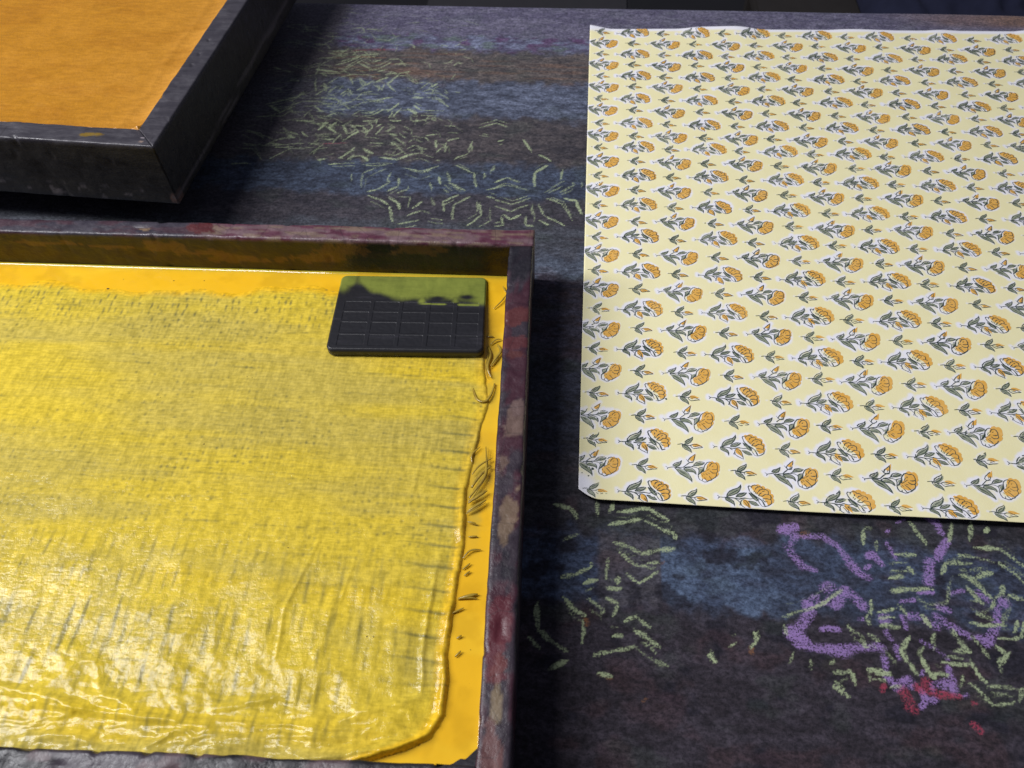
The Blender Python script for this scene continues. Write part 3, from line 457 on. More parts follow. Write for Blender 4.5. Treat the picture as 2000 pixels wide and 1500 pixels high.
for s in STROKES['g']:
    if rs.random() < 0.55:
        P = np.array(s[1:], float).reshape(-1, 2)
        c0 = P.mean(0)
        P = c0 + (P - c0) * rs.uniform(0.55, 0.9) + (rs.uniform(-2, 2), rs.choice([-1, 1]) * rs.uniform(2.5, 5.5))
        paint(0, P.ravel().tolist(), s[0] * 0.8, rs.uniform(0.35, 0.75))
for k in range(150):        # prints on the left, painted faint for the shade lying there
    x, y = rs.uniform(-345, -245), rs.uniform(-200, 10)
    a = rs.choice([0.0, 0.5, -0.5, 0.15, -0.2]) + rs.gauss(0, 0.15)
    L = rs.uniform(7, 20)
    pts = [x, y, x + L * math.cos(a), y + L * math.sin(a)]
    if rs.random() < 0.5: pts += [pts[2] + L * math.cos(a + 0.9), pts[3] + L * math.sin(a + 0.9) * rs.choice([1, -1])]
    paint(0, pts, rs.uniform(0.7, 1.2), rs.uniform(0.35, 0.62))
for k in range(130):       # thin overprints between the clearer marks
    x, y = rs.uniform(-275, -150), rs.uniform(-215, -20)
    a = rs.choice([0.5, -0.5, 0.15, -0.2, 1.2]) + rs.gauss(0, 0.2)
    L = rs.uniform(5, 12)
    pts = [x, y, x + L * math.cos(a), y + L * math.sin(a)]
    if rs.random() < 0.6: pts += [pts[2] + L * math.cos(a - 1.0), pts[3] + L * math.sin(a - 1.0)]
    paint(0, pts, rs.uniform(0.7, 1.0), rs.uniform(0.35, 0.7))
for k in range(40):        # faint ones on the far edge
    x, y = rs.uniform(-330, -120), rs.uniform(0, 45)
    a = rs.uniform(-0.5, 0.3)
    L = rs.uniform(8, 20)
    paint(0, [x, y, x + L * math.cos(a), y + L * math.sin(a)], 0.9, rs.uniform(0.3, 0.45))
# far edge rolls over the board
edge = 0.0465
over = np.clip(CY - edge, 0, None)
th = over / 0.0145
rr = 0.0145
PY = np.where(CY > edge, edge + rr * np.sin(np.clip(th, 0, 1.52)), CY) + np.where(CY > edge - 0.03, 0.0025 * (vn(CX * 9, 0, 91) - 0.5) * sst(edge - 0.03, edge, CY), 0)
PZ = CZ - np.where(CY > edge, rr * (1 - np.cos(np.clip(th, 0, 1.52))), 0)
cloth = sheet('table_cloth', CX, PY, PZ, M['cloth'], table, {'stain': st, 'marks': marks}, thick=0.0015)
tag(cloth, 'dark felted table cloth crusted with layers of printing dye')
box('table_top', M['wood'], table, (-0.855, -0.945, -0.045), (0.615, 0.042, -0.0042), 0.003)
for lx in (-0.80, 0.54):
    for ly in (-0.89, -0.03):
        box('leg', M['wood'], table, (lx - 0.03, ly - 0.03, -0.757), (lx + 0.03, ly + 0.03, -0.0455), 0.004)

# ================================================================== trays
def cross_section(n=7, bev=0.12):
    return None
def rail(name, c, z0, z1, mat, parent, colour, bev=0.0018, seg=0.0016, rough=0.0006, seed=1):
    """c = outer start, outer end, inner end, inner start (xy); beam with rounded edges and uneven, hand-cut faces"""
    c = [np.array(p, float) for p in c]
    L = np.linalg.norm(c[1] - c[0])
    w = np.linalg.norm(c[3] - c[0])
    h = z1 - z0
    prof = []
    def arc(cx, cz, a0):
        for t in np.linspace(0, math.pi / 2, 4): prof.append((cx + bev * math.cos(a0 + t), cz + bev * math.sin(a0 + t)))
    def line(p, q, step):
        n = max(2, int(np.hypot(q[0] - p[0], q[1] - p[1]) / step))
        for t in np.linspace(0, 1, n + 1)[1:-1]: prof.append((p[0] + (q[0] - p[0]) * t, p[1] + (q[1] - p[1]) * t))
    # v = 0 outer .. w inner ; ring: bottom-outer -> up outer -> top -> down inner -> bottom
    arc(bev, bev, math.pi)                        # bottom outer corner (reversed order is fine)
    prof.reverse()
    line(prof[-1], (0, h - bev), 0.0025)
    for t in np.linspace(math.pi, math.pi / 2, 4): prof.append((bev + bev * math.cos(t), h - bev + bev * math.sin(t)))
    line(prof[-1], (w - bev, h), 0.0014)
    for t in np.linspace(math.pi / 2, 0, 4): prof.append((w - bev + bev * math.cos(t), h - bev + bev * math.sin(t)))
    line(prof[-1], (w, bev), 0.0020)
    for t in np.linspace(0, -math.pi / 2, 4): prof.append((w - bev + bev * math.cos(t), bev + bev * math.sin(t)))
    prof = np.array(prof)
    nu, nv = max(8, int(L / seg)), len(prof)
    U = np.linspace(0, 1, nu)
    v, z = prof[:, 0] / w, prof[:, 1]
    Uu, Vv = np.meshgrid(U, v, indexing='ij')
    A = c[0] + (c[1] - c[0]) * Uu[..., None]
    B = c[3] + (c[2] - c[3]) * Uu[..., None]
    XY = A + (B - A) * Vv[..., None]
    Z = np.broadcast_to(z0 + z, Uu.shape).copy()
    s = Uu * L
    nvv = np.broadcast_to((v - 0.5) * 2, Uu.shape)
    top = sst(h * 0.9, h, Z - z0)
    disp = rough * 2 * (fbm(s * 60, Vv * 1.3 + Z * 40, seed, 3) - 0.5)
    disp = disp + rough * 5.0 * np.clip(vn(s * 130, Z * 60 + Vv * 2, seed + 4) - 0.87, 0, 1) * -3.0
    across = (c[3] - c[0]) / w
    edge_amt = np.sign(nvv) * sst(0.75, 1.0, np.abs(nvv))
    XY = XY + across * (disp * edge_amt)[..., None]
    Z = Z + disp * top
    V = np.concatenate([XY, Z[..., None]], -1)
    colr = colour(V[..., 0], V[..., 1], V[..., 2], s, Vv, top > 0.5) * (0.60, 0.57, 0.60)
    n = nu * nv
    i = np.arange(n).reshape(nu, nv)
    j = np.roll(i, -1, axis=1)
    F = [np.stack([i[:-1].ravel(), i[1:].ravel(), j[1:].ravel(), j[:-1].ravel()], 1)]
    # end caps as fans
    Vf = V.reshape(-1, 3)
    cen = np.stack([V[0].mean(0), V[-1].mean(0)])
    Vf = np.concatenate([Vf, cen])
    cf = np.concatenate([colr.reshape(-1, 3), colr[0].mean(0)[None], colr[-1].mean(0)[None]])
    F.append(np.stack([i[0], j[0], np.full(nv, n)], 1))
    F.append(np.stack([j[-1], i[-1], np.full(nv, n + 1)], 1))
    me = np_mesh(name, Vf, F, {'paint': cf})
    o = link(name, me, mat, parent)
    # outward normals
    import bmesh
    bm = bmesh.new(); bm.from_mesh(me); bmesh.ops.recalc_face_normals(bm, faces=bm.faces[:]); bm.to_mesh(me); bm.free()
    return o
def blob(x, y, bx, by, rx, ry, seed=1, rag=0.5):
    d = np.hypot((x - bx) / rx, (y - by) / ry) + rag * (fbm(x * 160, y * 160, seed, 3) - 0.5) * 2
    return 1 - sst(0.85, 1.05, d)

# ---- yellow tray
YZ = 0.050
ytray = tag(empty('dye_tray', (-0.28, -0.52, 0.001)), 'dark wooden tray with chipped maroon and tan paint, holding wet yellow dye', 'tray', 'wooden dye trays')
def col_far(x, y, z, s, v, top):
    c = np.zeros(x.shape + (3,)) + (0.062, 0.056, 0.075)
    n = fbm(x * 60, y * 200 + z * 120, 11)
    c = mixc(c, (0.085, 0.045, 0.060), sst(0.45, 0.6, n) * top)
    worn = sst(-0.305, -0.285, x + 0.02 * (fbm(x * 90, y * 90, 12) - 0.5)) * top
    wc = mixc(np.zeros(x.shape + (3,)) + (0.235, 0.150, 0.160), (0.15, 0.045, 0.075), sst(0.46, 0.60, fbm(x * 45, y * 330, 13)))
    wc = mixc(wc, (0.30, 0.225, 0.15), sst(0.52, 0.64, fbm(x * 70, y * 500, 14)) * 0.8)
    c = c * (1 - worn[..., None]) + wc * worn[..., None]
    c = mixc(c, (0.13, 0.025, 0.028), blob(x, y, -0.297, -0.357, 0.010, 0.006, 3) * top)
    c = mixc(c, (0.36, 0.26, 0.15), blob(x, y, -0.338, -0.3605, 0.006, 0.0011, 4) * top)
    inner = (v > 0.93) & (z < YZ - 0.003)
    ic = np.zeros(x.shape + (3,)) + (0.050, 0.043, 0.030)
    q = fbm(x * 26, z * 70, 15)
    ic = mixc(ic, (0.085, 0.052, 0.022), sst(0.42, 0.55, q) * (1 - sst(0.036, 0.044, z)))
    for bx, bz, rx, rz in ((-0.41, 0.040, 0.030, 0.0022), (-0.375, 0.0375, 0.020, 0.0018), (-0.325, 0.0385, 0.017, 0.0050), (-0.30, 0.034, 0.02, 0.003),
                           (-0.275, 0.030, 0.03, 0.004), (-0.195, 0.041, 0.020, 0.0062), (-0.145, 0.043, 0.024, 0.0050), (-0.215, 0.032, 0.02, 0.004)):
        ic = mixc(ic, (0.42, 0.22, 0.045), blob(x, z, bx, bz, rx, rz, 16, 0.8) * 0.8)
    ic = mixc(ic, (0.012, 0.011, 0.011), blob(x, z, -0.168, 0.044, 0.010, 0.005, 17, 0.8) + 0 * x)
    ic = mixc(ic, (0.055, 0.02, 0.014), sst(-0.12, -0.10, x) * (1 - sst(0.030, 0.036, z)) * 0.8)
    ic = mixc(ic, (0.16, 0.13, 0.02), (1 - sst(0.0195, 0.024, z + 0.004 * (fbm(x * 120, z * 120, 18) - 0.5))) * 0.9)
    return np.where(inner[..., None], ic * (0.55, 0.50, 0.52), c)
def col_right(x, y, z, s, v, top):
    c = np.zeros(x.shape + (3,)) + (0.060, 0.046, 0.060)
    n = fbm(x * 120, y * 60, 21)
    c = mixc(c, (0.085, 0.030, 0.045), sst(0.44, 0.58, n))
    c = mixc(c, (0.033, 0.032, 0.042), sst(0.56, 0.66, fbm(x * 90, y * 45, 22)) * 0.8)
    for by, ry, rgb, seed, bx, rx in ((-0.4275, 0.0085, (0.165, 0.048, 0.046), 23, -0.067, 0.011), (-0.448, 0.0060, (0.15, 0.042, 0.045), 24, -0.067, 0.011),
                              (-0.458, 0.003, (0.15, 0.05, 0.045), 25, -0.066, 0.006),
                              (-0.506, 0.014, (0.255, 0.175, 0.135), 26, -0.0625, 0.0052), (-0.497, 0.006, (0.21, 0.14, 0.12), 27, -0.061, 0.004),
                              (-0.536, 0.008, (0.22, 0.15, 0.11), 28, -0.0665, 0.004), (-0.563, 0.014, (0.27, 0.19, 0.12), 29, -0.0615, 0.0045),
                              (-0.573, 0.010, (0.25, 0.18, 0.11), 30, -0.062, 0.0035),
                              (-0.63, 0.020, (0.155, 0.028, 0.040), 31, -0.0605, 0.006), (-0.645, 0.010, (0.20, 0.05, 0.045), 32, -0.0585, 0.004),
                              (-0.661, 0.007, (0.32, 0.25, 0.14), 33, -0.0585, 0.0032), (-0.683, 0.013, (0.20, 0.09, 0.08), 34, -0.0585, 0.0040)):
        c = mixc(c, rgb, blob(x, y, bx, by, rx, ry, seed, 0.75) * top * 0.92)
    c = mixc(c, (0.022, 0.022, 0.030), blob(x, y, -0.070, -0.375, 0.011, 0.018, 35, 0.6) * 0.9)
    return c
def col_near(x, y, z, s, v, top):
    c = np.zeros(x.shape + (3,)) + (0.075, 0.062, 0.078)
    c = mixc(c, (0.022, 0.021, 0.025), sst(0.47, 0.56, fbm(x * 60, y * 90, 41)))
    c = mixc(c, (0.16, 0.115, 0.12), sst(0.58, 0.68, fbm(x * 80, y * 120, 42)))
    return mixc(c, (0.03, 0.03, 0.036), sst(-0.13, -0.09, x) * 0.8)
yz0 = 0.0009
rail('far_rail', [(-0.530, -0.3556), (-0.0605, -0.3458), (-0.0605, -0.3618), (-0.530, -0.3700)], yz0, YZ, M['rail'], ytray, col_far, seed=51)
rail('side_rail', [(-0.0610, -0.36215), (-0.0488, -0.7150), (-0.0645, -0.7150), (-0.0772, -0.3628)], yz0, YZ - 0.0004, M['rail'], ytray, col_right, seed=52)
rail('near_rail', [(-0.520, -0.7220), (-0.06485, -0.7030), (-0.06485, -0.6880), (-0.520, -0.7065)], yz0, YZ - 0.0002, M['rail'], ytray, col_near, seed=53, rough=0.0009)
rail('side_rail', [(-0.530, -0.37035), (-0.520, -0.7062), (-0.505, -0.7055), (-0.515, -0.3700)], yz0, YZ - 0.0004, M['rail'], ytray, col_near, seed=54)
box('tray_floor', M['wood'], ytray, (-0.512, -0.698, 0.0012), (-0.072, -0.366, 0.006))

# hardened dye rounding the near inner corner
fc = np.array([-0.0642, -0.6876])
R_ = 0.013
an_ = np.linspace(0, math.pi / 2, 14)
arc_ = np.c_[fc[0] - R_ + R_ * np.sin(an_) * (1 + 0.10 * np.sin(an_ * 7)) , fc[1] + R_ - R_ * np.cos(an_) * (1 + 0.08 * np.cos(an_ * 9))]
arc_ = np.concatenate([[[fc[0] - R_ - 0.006, fc[1] - 0.001]], arc_, [[fc[0] + 0.001, fc[1] + R_ + 0.006]]])
nf = len(arc_)
tipc = fc + (0.001, -0.0015)
Vf_ = np.concatenate([np.c_[arc_, np.full(nf, 0.0475)], np.c_[arc_, np.full(nf, 0.008)], [[tipc[0], tipc[1], 0.0485], [tipc[0], tipc[1], 0.008]]])
ar = np.arange(nf - 1)
link('corner_crust', np_mesh('corner_crust', Vf_, [np.stack([ar, ar + 1, np.full(nf - 1, 2 * nf)], 1), np.stack([ar + 1, ar, ar + nf, ar + nf + 1], 1)], {'paint': np.tile((0.026, 0.025, 0.030), (len(Vf_), 1))}), M['rail'], ytray)

# ---- orange tray
OZ = 0.0815
OB = 0.028
otray = tag(empty('dye_tray', (-0.53, -0.11, 0.001)), 'dark slate-painted wooden tray with orange dye, behind the yellow one', 'tray', 'wooden dye trays')
def col_slate(x, y, z, s, v, top):
    c = np.zeros(x.shape + (3,)) + (0.066, 0.064, 0.075)
    c = mixc(c, (0.046, 0.042, 0.030), (~top) * 0.9)  # sides darker and olive: dim bounced light painted into the colour
    c = mixc(c, (0.105, 0.105, 0.115), sst(0.56, 0.66, fbm(x * 90, y * 140 + z * 60, 61)) * top * 0.6)
    c = mixc(c, (0.26, 0.17, 0.01), blob(x, y, -0.3905, -0.2965, 0.010, 0.0024, 62, 0.6) * top)
    c = mixc(c, (0.24, 0.15, 0.11), blob(x, z, -0.340, 0.033, 0.0035, 0.0055, 63, 0.5) * (y < -0.30))
    c = mixc(c, (0.35, 0.27, 0.21), blob(x, y, -0.3490, -0.3030, 0.0017, 0.0012, 64, 0.3) * top)
    c = mixc(c, (0.55, 0.52, 0.52), blob(x, y, -0.3495, -0.2990, 0.0009, 0.0008, 65, 0.2) * top)
    c = mixc(c, (0.22, 0.20, 0.19), (1 - sst(0.040, 0.044, z)) * sst(0.66, 0.72, fbm(x * 150, z * 260, 66)) * 0.8)
    return c
def rot(p, a, o=(-0.3385, -0.3085)):
    ca, sa = math.cos(a), math.sin(a)
    x, y = p
    return (o[0] + ca * x - sa * y, o[1] + sa * x + ca * y)
oa = math.radians(-2.8)
ww = 0.0192
W_, D_ = 0.40, 0.355
fr = [rot(p, oa) for p in ((-W_, 0), (0, 0), (-ww, ww), (-W_ + ww, ww))]
rt = [rot(p, oa) for p in ((0.0, 0.0003), (0.0, D_), (-ww, D_ - ww), (-ww, ww + 0.0003))]
bk = [rot(p, oa) for p in ((-0.0003, D_ + 0.0003), (-W_, D_ + 0.0003), (-W_ + ww, D_ - ww + 0.0003), (-ww - 0.0003, D_ - ww + 0.0003))]
lf_ = [rot(p, oa) for p in ((-W_, D_), (-W_, 0.0003), (-W_ + ww, ww + 0.0003), (-W_ + ww, D_ - ww))]
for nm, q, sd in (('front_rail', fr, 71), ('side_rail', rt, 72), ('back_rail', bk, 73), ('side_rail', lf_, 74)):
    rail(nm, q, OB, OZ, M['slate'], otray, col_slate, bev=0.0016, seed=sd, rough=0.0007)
oi = [rot(p, oa) for p in ((-W_ + ww - 0.002, ww - 0.002), (-ww + 0.002, ww - 0.002), (-ww + 0.002, D_ - ww + 0.002), (-W_ + ww - 0.002, D_ - ww + 0.002))]
bs = [rot(p, oa) for p in ((-W_ + 0.03, 0.036), (-0.034, 0.036), (-0.034, D_ - 0.03), (-W_ + 0.03, D_ - 0.03))]  # unseen base, added so the raised tray leaves a dark gap below
Vs = np.array([(*p, z) for z in (0.0012, OB + 0.0003) for p in bs])
link('unseen_base', np_mesh('unseen_base', Vs, [np.array([[3, 2, 1, 0], [4, 5, 6, 7], [0, 1, 5, 4], [1, 2, 6, 5], [2, 3, 7, 6], [3, 0, 4, 7]])], smooth=False), M['wood'], otray)
Vb = np.array([(*p, z) for z in (OB + 0.0005, OB + 0.005) for p in oi])
link('tray_floor', np_mesh('tray_floor', Vb, [np.array([[3, 2, 1, 0], [4, 5, 6, 7], [0, 1, 5, 4], [1, 2, 6, 5], [2, 3, 7, 6], [3, 0, 4, 7]])], smooth=False), M['wood'], otray)

# ---- orange dyed pad in its tray
u = np.linspace(0, 1, 260)
UU, VV = np.meshgrid(u, u)
q = [np.array(rot(p, oa)) for p in ((-W_ + ww + 0.0004, ww + 0.0006), (-ww - 0.0004, ww + 0.0006), (-ww - 0.0004, D_ - ww - 0.0004), (-W_ + ww + 0.0004, D_ - ww - 0.0004))]
OXY = (q[0] * (1 - UU)[..., None] + q[1] * UU[..., None]) * (1 - VV)[..., None] + (q[3] * (1 - UU)[..., None] + q[2] * UU[..., None]) * VV[..., None]
ox, oy = OXY[..., 0], OXY[..., 1]
dR = (1 - UU) * (W_ - 2 * ww)
dF = VV * (D_ - 2 * ww)
OZs = OZ - 0.0062 + 0.0012 * fbm(ox * 14, oy * 14, 81, 3) + 0.00035 * fbm(ox * 90, oy * 160, 82, 3)
OZs += 0.0006 * np.exp(-((dR - 0.018 + 0.006 * (vn(oy * 30, 0, 83) - 0.5)) / 0.0035) ** 2) * (0.5 + fbm(ox * 70, oy * 90, 84))
OZs += 0.0040 * np.exp(-dR / 0.004) + 0.0040 * np.exp(-dF / 0.004)
oc = np.zeros(ox.shape + (3,)) + (0.44, 0.190, 0.010)
oc = mixc(oc, (0.56, 0.26, 0.035), np.exp(-dR / 0.03) * 0.7)
oc = mixc(oc, (0.37, 0.148, 0.006), sst(0.5, 0.7, fbm(ox * 25, oy * 60, 85)) * 0.5)
pad = sheet('dyed_pad', ox, oy, OZs, M['orange'], None, {'dye': oc}, thick=0.020)
tag(pad, 'flat cloth pad soaked with orange dye filling the slate tray', 'dye pad')

# ================================================================== wet yellow dye
PZL = 0.0182
def yq(x0):       # inner wall lines of the yellow tray
    far = -0.3700 + (x0 + 0.530) / (0.4695) * (0.0082)
    return far
gx = np.linspace(0, 1, 420)
gy = np.linspace(0, 1, 380)
GX, GY = np.meshgrid(gx, gy)
Lx = -0.514 + 0.0095 * (1 - GY)
Rx = -0.0649 - 0.01225 * GY - 0.0002
px = Lx + (Rx - Lx) * GX
fy = yq(px) - 0.0004
ny_ = -0.7056 + (px + 0.520) / 0.455 * 0.0185 + 0.0004
py = ny_ + (fy - ny_) * GY
dfar, drt = fy - py, Rx - px
pz = PZL + 0.0012 * np.exp(-dfar / 0.0011) + 0.0010 * np.exp(-drt / 0.0011) + 0.0010 * np.exp(-(py - ny_) / 0.0015)
pz = pz + 0.00025 * (fbm(px * 30, py * 40, 101, 3) - 0.5) * 2
pc = np.zeros(px.shape + (3,)) + (0.84, 0.475, 0.018)
pc = mixc(pc, (0.88, 0.55, 0.03), sst(0.45, 0.65, fbm(px * 25, py * 50, 102)) * 0.6)
pc = mixc(pc, (0.45, 0.43, 0.05), np.exp(-dfar / 0.0018) * 0.85)
pc = mixc(pc, (0.42, 0.34, 0.06), np.exp(-((px + 0.082) / 0.007) ** 2 - ((py + 0.535) / 0.028) ** 2) * sst(0.3, 0.6, fbm(px * 120, py * 90, 103)) * 0.9)
pc = mixc(pc, (0.50, 0.38, 0.05), np.exp(-((px + 0.083) / 0.008) ** 2 - ((py + 0.450) / 0.030) ** 2) * sst(0.3, 0.6, fbm(px * 120, py * 90, 104)) * 0.8)
pc = mixc(pc, (0.60, 0.33, 0.012), sst(0.50, 0.72, fbm(px * 60, py * 60, 105)) * 0.45)
pool = sheet('yellow_dye', px, py, pz, M['pool'], None, {'dye': pc}, thick=0.0118)
tag(pool, 'smooth wet yellow dye pooled along the edges of the maroon tray', 'dye')

# ---- soaked cloth lying in the dye
cxs = np.linspace(-0.512, -0.0775, 620)
cys = np.linspace(-0.700, -0.3695, 480)
SX, SY = np.meshgrid(cxs, cys)
ey = np.array([-0.72, -0.690, -0.679, -0.672, -0.662, -0.645, -0.625, -0.606, -0.57, -0.54, -0.51, -0.495, -0.48, -0.462, -0.433, -0.40, -0.36])
ex = np.array([-0.15, -0.135, -0.105, -0.092, -0.0865, -0.0865, -0.0900, -0.0890, -0.0880, -0.0890, -0.0880, -0.0850, -0.0835, -0.0845, -0.0905, -0.097, -0.105])
XE = np.interp(SY, ey, ex) + 0.0018 + 0.0050 * (fbm(SY * 55, SX * 4, 111, 4) - 0.5) * sst(-0.66, -0.62, SY)
far_e = -0.384 - 0.007 * sst(0.35, 0.7, fbm(SX * 16, 0 * SY, 112, 3)) + 0.003 * (fbm(SX * 70, SY * 70, 113, 3) - 0.5) + 0.004 * sst(-0.33, -0.25, SX)
dE = XE - SX                       # distance inside from right edge
dFr = far_e - SY                   # distance inside from the far edge
inside = np.minimum(dE, dFr)
sz = PZL - 0.0012 + 0.0024 * sst(-0.001, 0.004, np.minimum(dE, 0.004 + 0 * dE)) * sst(-0.012, 0.012, dFr)
nearF = 1 - sst(-0.62, -0.56, SY)
botF = 1 - sst(-0.665, -0.625, SY)
# long folds running away from the viewer, stronger towards the near side
wx = SX + 0.010 * (fbm(SX * 12, SY * 10, 114, 3) - 0.5) + 0.10 * (SY + 0.6) * 0.25
f1 = fbm(wx * 75, SY * 9, 115, 3)
sz += (0.0003 + 0.0010 * nearF) * (f1 - 0.5) * sst(0, 0.02, inside)
f2 = 1 - np.abs(2 * fbm(wx * 22, SY * 16, 116, 3) - 1)
sz += 0.0011 * nearF * (f2 ** 4) * sst(0.004, 0.03, dE)
sz += 0.0036 * botF * (fbm(SX * 48, SY * 60 + SX * 18, 117, 4) - 0.5) * sst(0, 0.02, inside)
sz += 0.0007 * (fbm(SX * 55, SY * 70, 118, 3) - 0.5)
# crumpled skin along the near edge
sz += 0.0026 * (1 - sst(-0.684, -0.655, SY)) * (1 - np.abs(2 * fbm(SX * 20 + 6 * fbm(SX * 9, SY * 20, 124), SY * 62, 119, 4) - 1)) ** 3
# rolled hem along the right and round the corner
hem = np.exp(-((dE - 0.0032) / 0.0020) ** 2) * sst(-0.50, -0.56, SY)
sz += 0.0014 * hem * (0.15 + 1.3 * fbm(SY * 40, SX * 10, 120, 2))
sz += 0.0011 * np.exp(-((dE - 0.013 - 0.004 * (fbm(SY * 14, 0 * SX, 121, 2) - 0.5)) / 0.0016) ** 2) * sst(-0.57, -0.60, SY) * (1 - sst(-0.66, -0.64, -SY - 1.3))
sz += 0.0016 * np.exp(-((dE - 0.0016) / 0.0014) ** 2) * sst(-0.41, -0.45, SY) * fbm(SY * 60, SX * 30, 122)
sz += 0.0026 * (fbm(SX * 110, SY * 75, 126, 3) - 0.5) * np.exp(-np.clip(dE, 0, 1) / 0.010) * sst(0.0, 0.003, dE)
# a few isolated ridges
for (ax, ay), (bx, by), hgt, wd in (((-0.169, -0.575), (-0.178, -0.615), 0.0016, 0.0013), ((-0.178, -0.615), (-0.176, -0.64), 0.0012, 0.0012), ((-0.146, -0.585), (-0.149, -0.61), 0.0008, 0.001),
                                    ((-0.100, -0.655), (-0.135, -0.668), 0.0020, 0.0020), ((-0.092, -0.6755), (-0.150, -0.688), 0.0042, 0.0028), ((-0.30, -0.672), (-0.20, -0.676), 0.0024, 0.0018),
                                    ((-0.36, -0.660), (-0.26, -0.672), 0.0024, 0.002), ((-0.20, -0.668), (-0.172, -0.660), 0.0022, 0.002), ((-0.118, -0.50), (-0.121, -0.56), 0.0006, 0.0012)):
    ab = np.array([bx - ax, by - ay])
    t = np.clip(((SX - ax) * ab[0] + (SY - ay) * ab[1]) / (ab @ ab), 0, 1)
    d = np.hypot(SX - ax - t * ab[0], SY - ay - t * ab[1] + 0.0012 * (vn(SX * 90, SY * 90, 123) - 0.5))
    sz += 0.6 * hgt * (0.4 + 1.1 * vn(SX * 70, SY * 70, 125)) * np.exp(-(d / wd) ** 2) * (0.5 + 0.5 * np.sin(np.pi * np.clip(t, 0.02, 0.98)))
# stay below the dye outside, and keep clear of the far wall
sz = np.where(inside < -0.0015, np.minimum(sz, PZL - 0.0012), sz)
# colours: yellow where the dye is thick, olive where the dark screen below shows through
yc = np.zeros(SX.shape + (3,)) + (0.67, 0.495, 0.048)
thin = fbm(SX * 5, SY * 32, 131, 4)
yc = mixc(yc, (0.53, 0.415, 0.085), sst(0.40, 0.62, thin) * 0.85)
yc = mixc(yc, (0.74, 0.52, 0.030), sst(0.55, 0.72, fbm(SX * 4, SY * 34, 132, 3)) * 0.75)
yc = mixc(yc, (0.56, 0.44, 0.085), sst(0.55, 0.7, fbm(SX * 30, SY * 40, 133)) * nearF * 0.5)
yc = mixc(yc, (0.84, 0.49, 0.020), 1 - sst(0.000, 0.010, dFr + 0.006 * (fbm(SX * 40, SY * 60, 134, 3) - 0.5)))
yc = mixc(yc, (0.82, 0.50, 0.022), (1 - sst(0.004, 0.010, dE)) * (0.4 + 0.5 * sst(-0.5, -0.6, SY)))
wux = SX + 0.0022 * (fbm(SX * 40, SY * 30, 135, 3) - 0.5)
wuy = SY + 0.0030 * (fbm(SX * 30, SY * 40, 136, 3) - 0.5)
def lattice(ax, ay, lx, ly, seed):
    u_, v_ = wux / ax, wuy / ay
    iv = np.floor(v_)
    u_ = u_ + 0.35 * _h(iv, iv * 0, seed)
    iu = np.floor(u_)
    jx, jy = _h(iu, iv, seed + 1) * 0.4 - 0.2, _h(iu, iv, seed + 2) * 0.4 - 0.2
    amp = _h(iu, iv, seed + 3) ** 1.3
    fu, fv = (u_ - iu - 0.5 - jx + 0.15 * (v_ - iv - 0.5)) * ax, (v_ - iv - 0.5 - jy) * ay
    return amp * np.exp(-(fu / lx) ** 2 - (fv / ly) ** 2)
d1 = lattice(0.0048, 0.0068, 0.00075, 0.0026, 141) * np.exp(-((SY + 0.405) / 0.020) ** 2) * sst(0, 0.006, dFr) * 1.5
d2 = lattice(0.0042, 0.0052, 0.0009, 0.0011, 142) * 0.75 * (1 - nearF * 0.7) * (0.25 + 0.9 * sst(0.42, 0.62, fbm(SX * 16, SY * 22, 143)))
d2 = d2 + lattice(0.0060, 0.0050, 0.0022, 0.00045, 147) * 0.5 * (1 - nearF) * sst(0.45, 0.65, fbm(SX * 14, SY * 26, 148))
d3 = lattice(0.0085, 0.034, 0.0012, 0.0125, 144) * nearF * 1.2 * sst(0.01, 0.03, dE) * sst(-0.675, -0.650, SY)
d4 = lattice(0.0060, 0.018, 0.0010, 0.007, 149) * (1 - sst(-0.60, -0.54, SY)) * 0.8 * sst(0.03, 0.05, dE)
ln = np.exp(-(((wuy / 0.016) % 1.0 - 0.5) * 0.016 / 0.0008) ** 2) * sst(0.50, 0.64, fbm(SX * 20, SY * 60, 145)) * 0.42 * sst(0.35, 0.65, fbm(SX * 160, SY * 90, 150, 2))
sd_ = np.exp(-(((wuy / 0.0125 + SX * 6) % 1.0 - 0.5) * 0.0125 / 0.0009) ** 2) * (1 - sst(0.012, 0.040, dE)) * sst(0.002, 0.006, dE) * sst(-0.45, -0.50, SY) * (SY > -0.64) * (0.3 + 0.9 * fbm(SX * 60, SY * 50, 146))
wv_ = (0.5 + 0.5 * np.cos(wux * 2 * np.pi / 0.0027)) ** 2 * 0.5 + (0.5 + 0.5 * np.cos(wuy * 2 * np.pi / 0.0031)) ** 2 * 0.6
wv_ = wv_ * sst(0.36, 0.62, fbm(SX * 22, SY * 30, 151)) * 0.30 * sst(0.002, 0.012, dFr)
dash = np.clip(wv_ + d1 + d2 + d3 + d4 + ln + sd_, 0, 1)
yc = mixc(yc, (0.11, 0.115, 0.055), dash * 0.72)
soaked = sheet('soaked_cloth', SX, SY, sz, M['soaked'], None, {'dye': yc}, thick=0.0008)
tag(soaked, 'thin wrinkled cloth soaked in wet yellow dye, its hem fraying on the right', 'cloth')

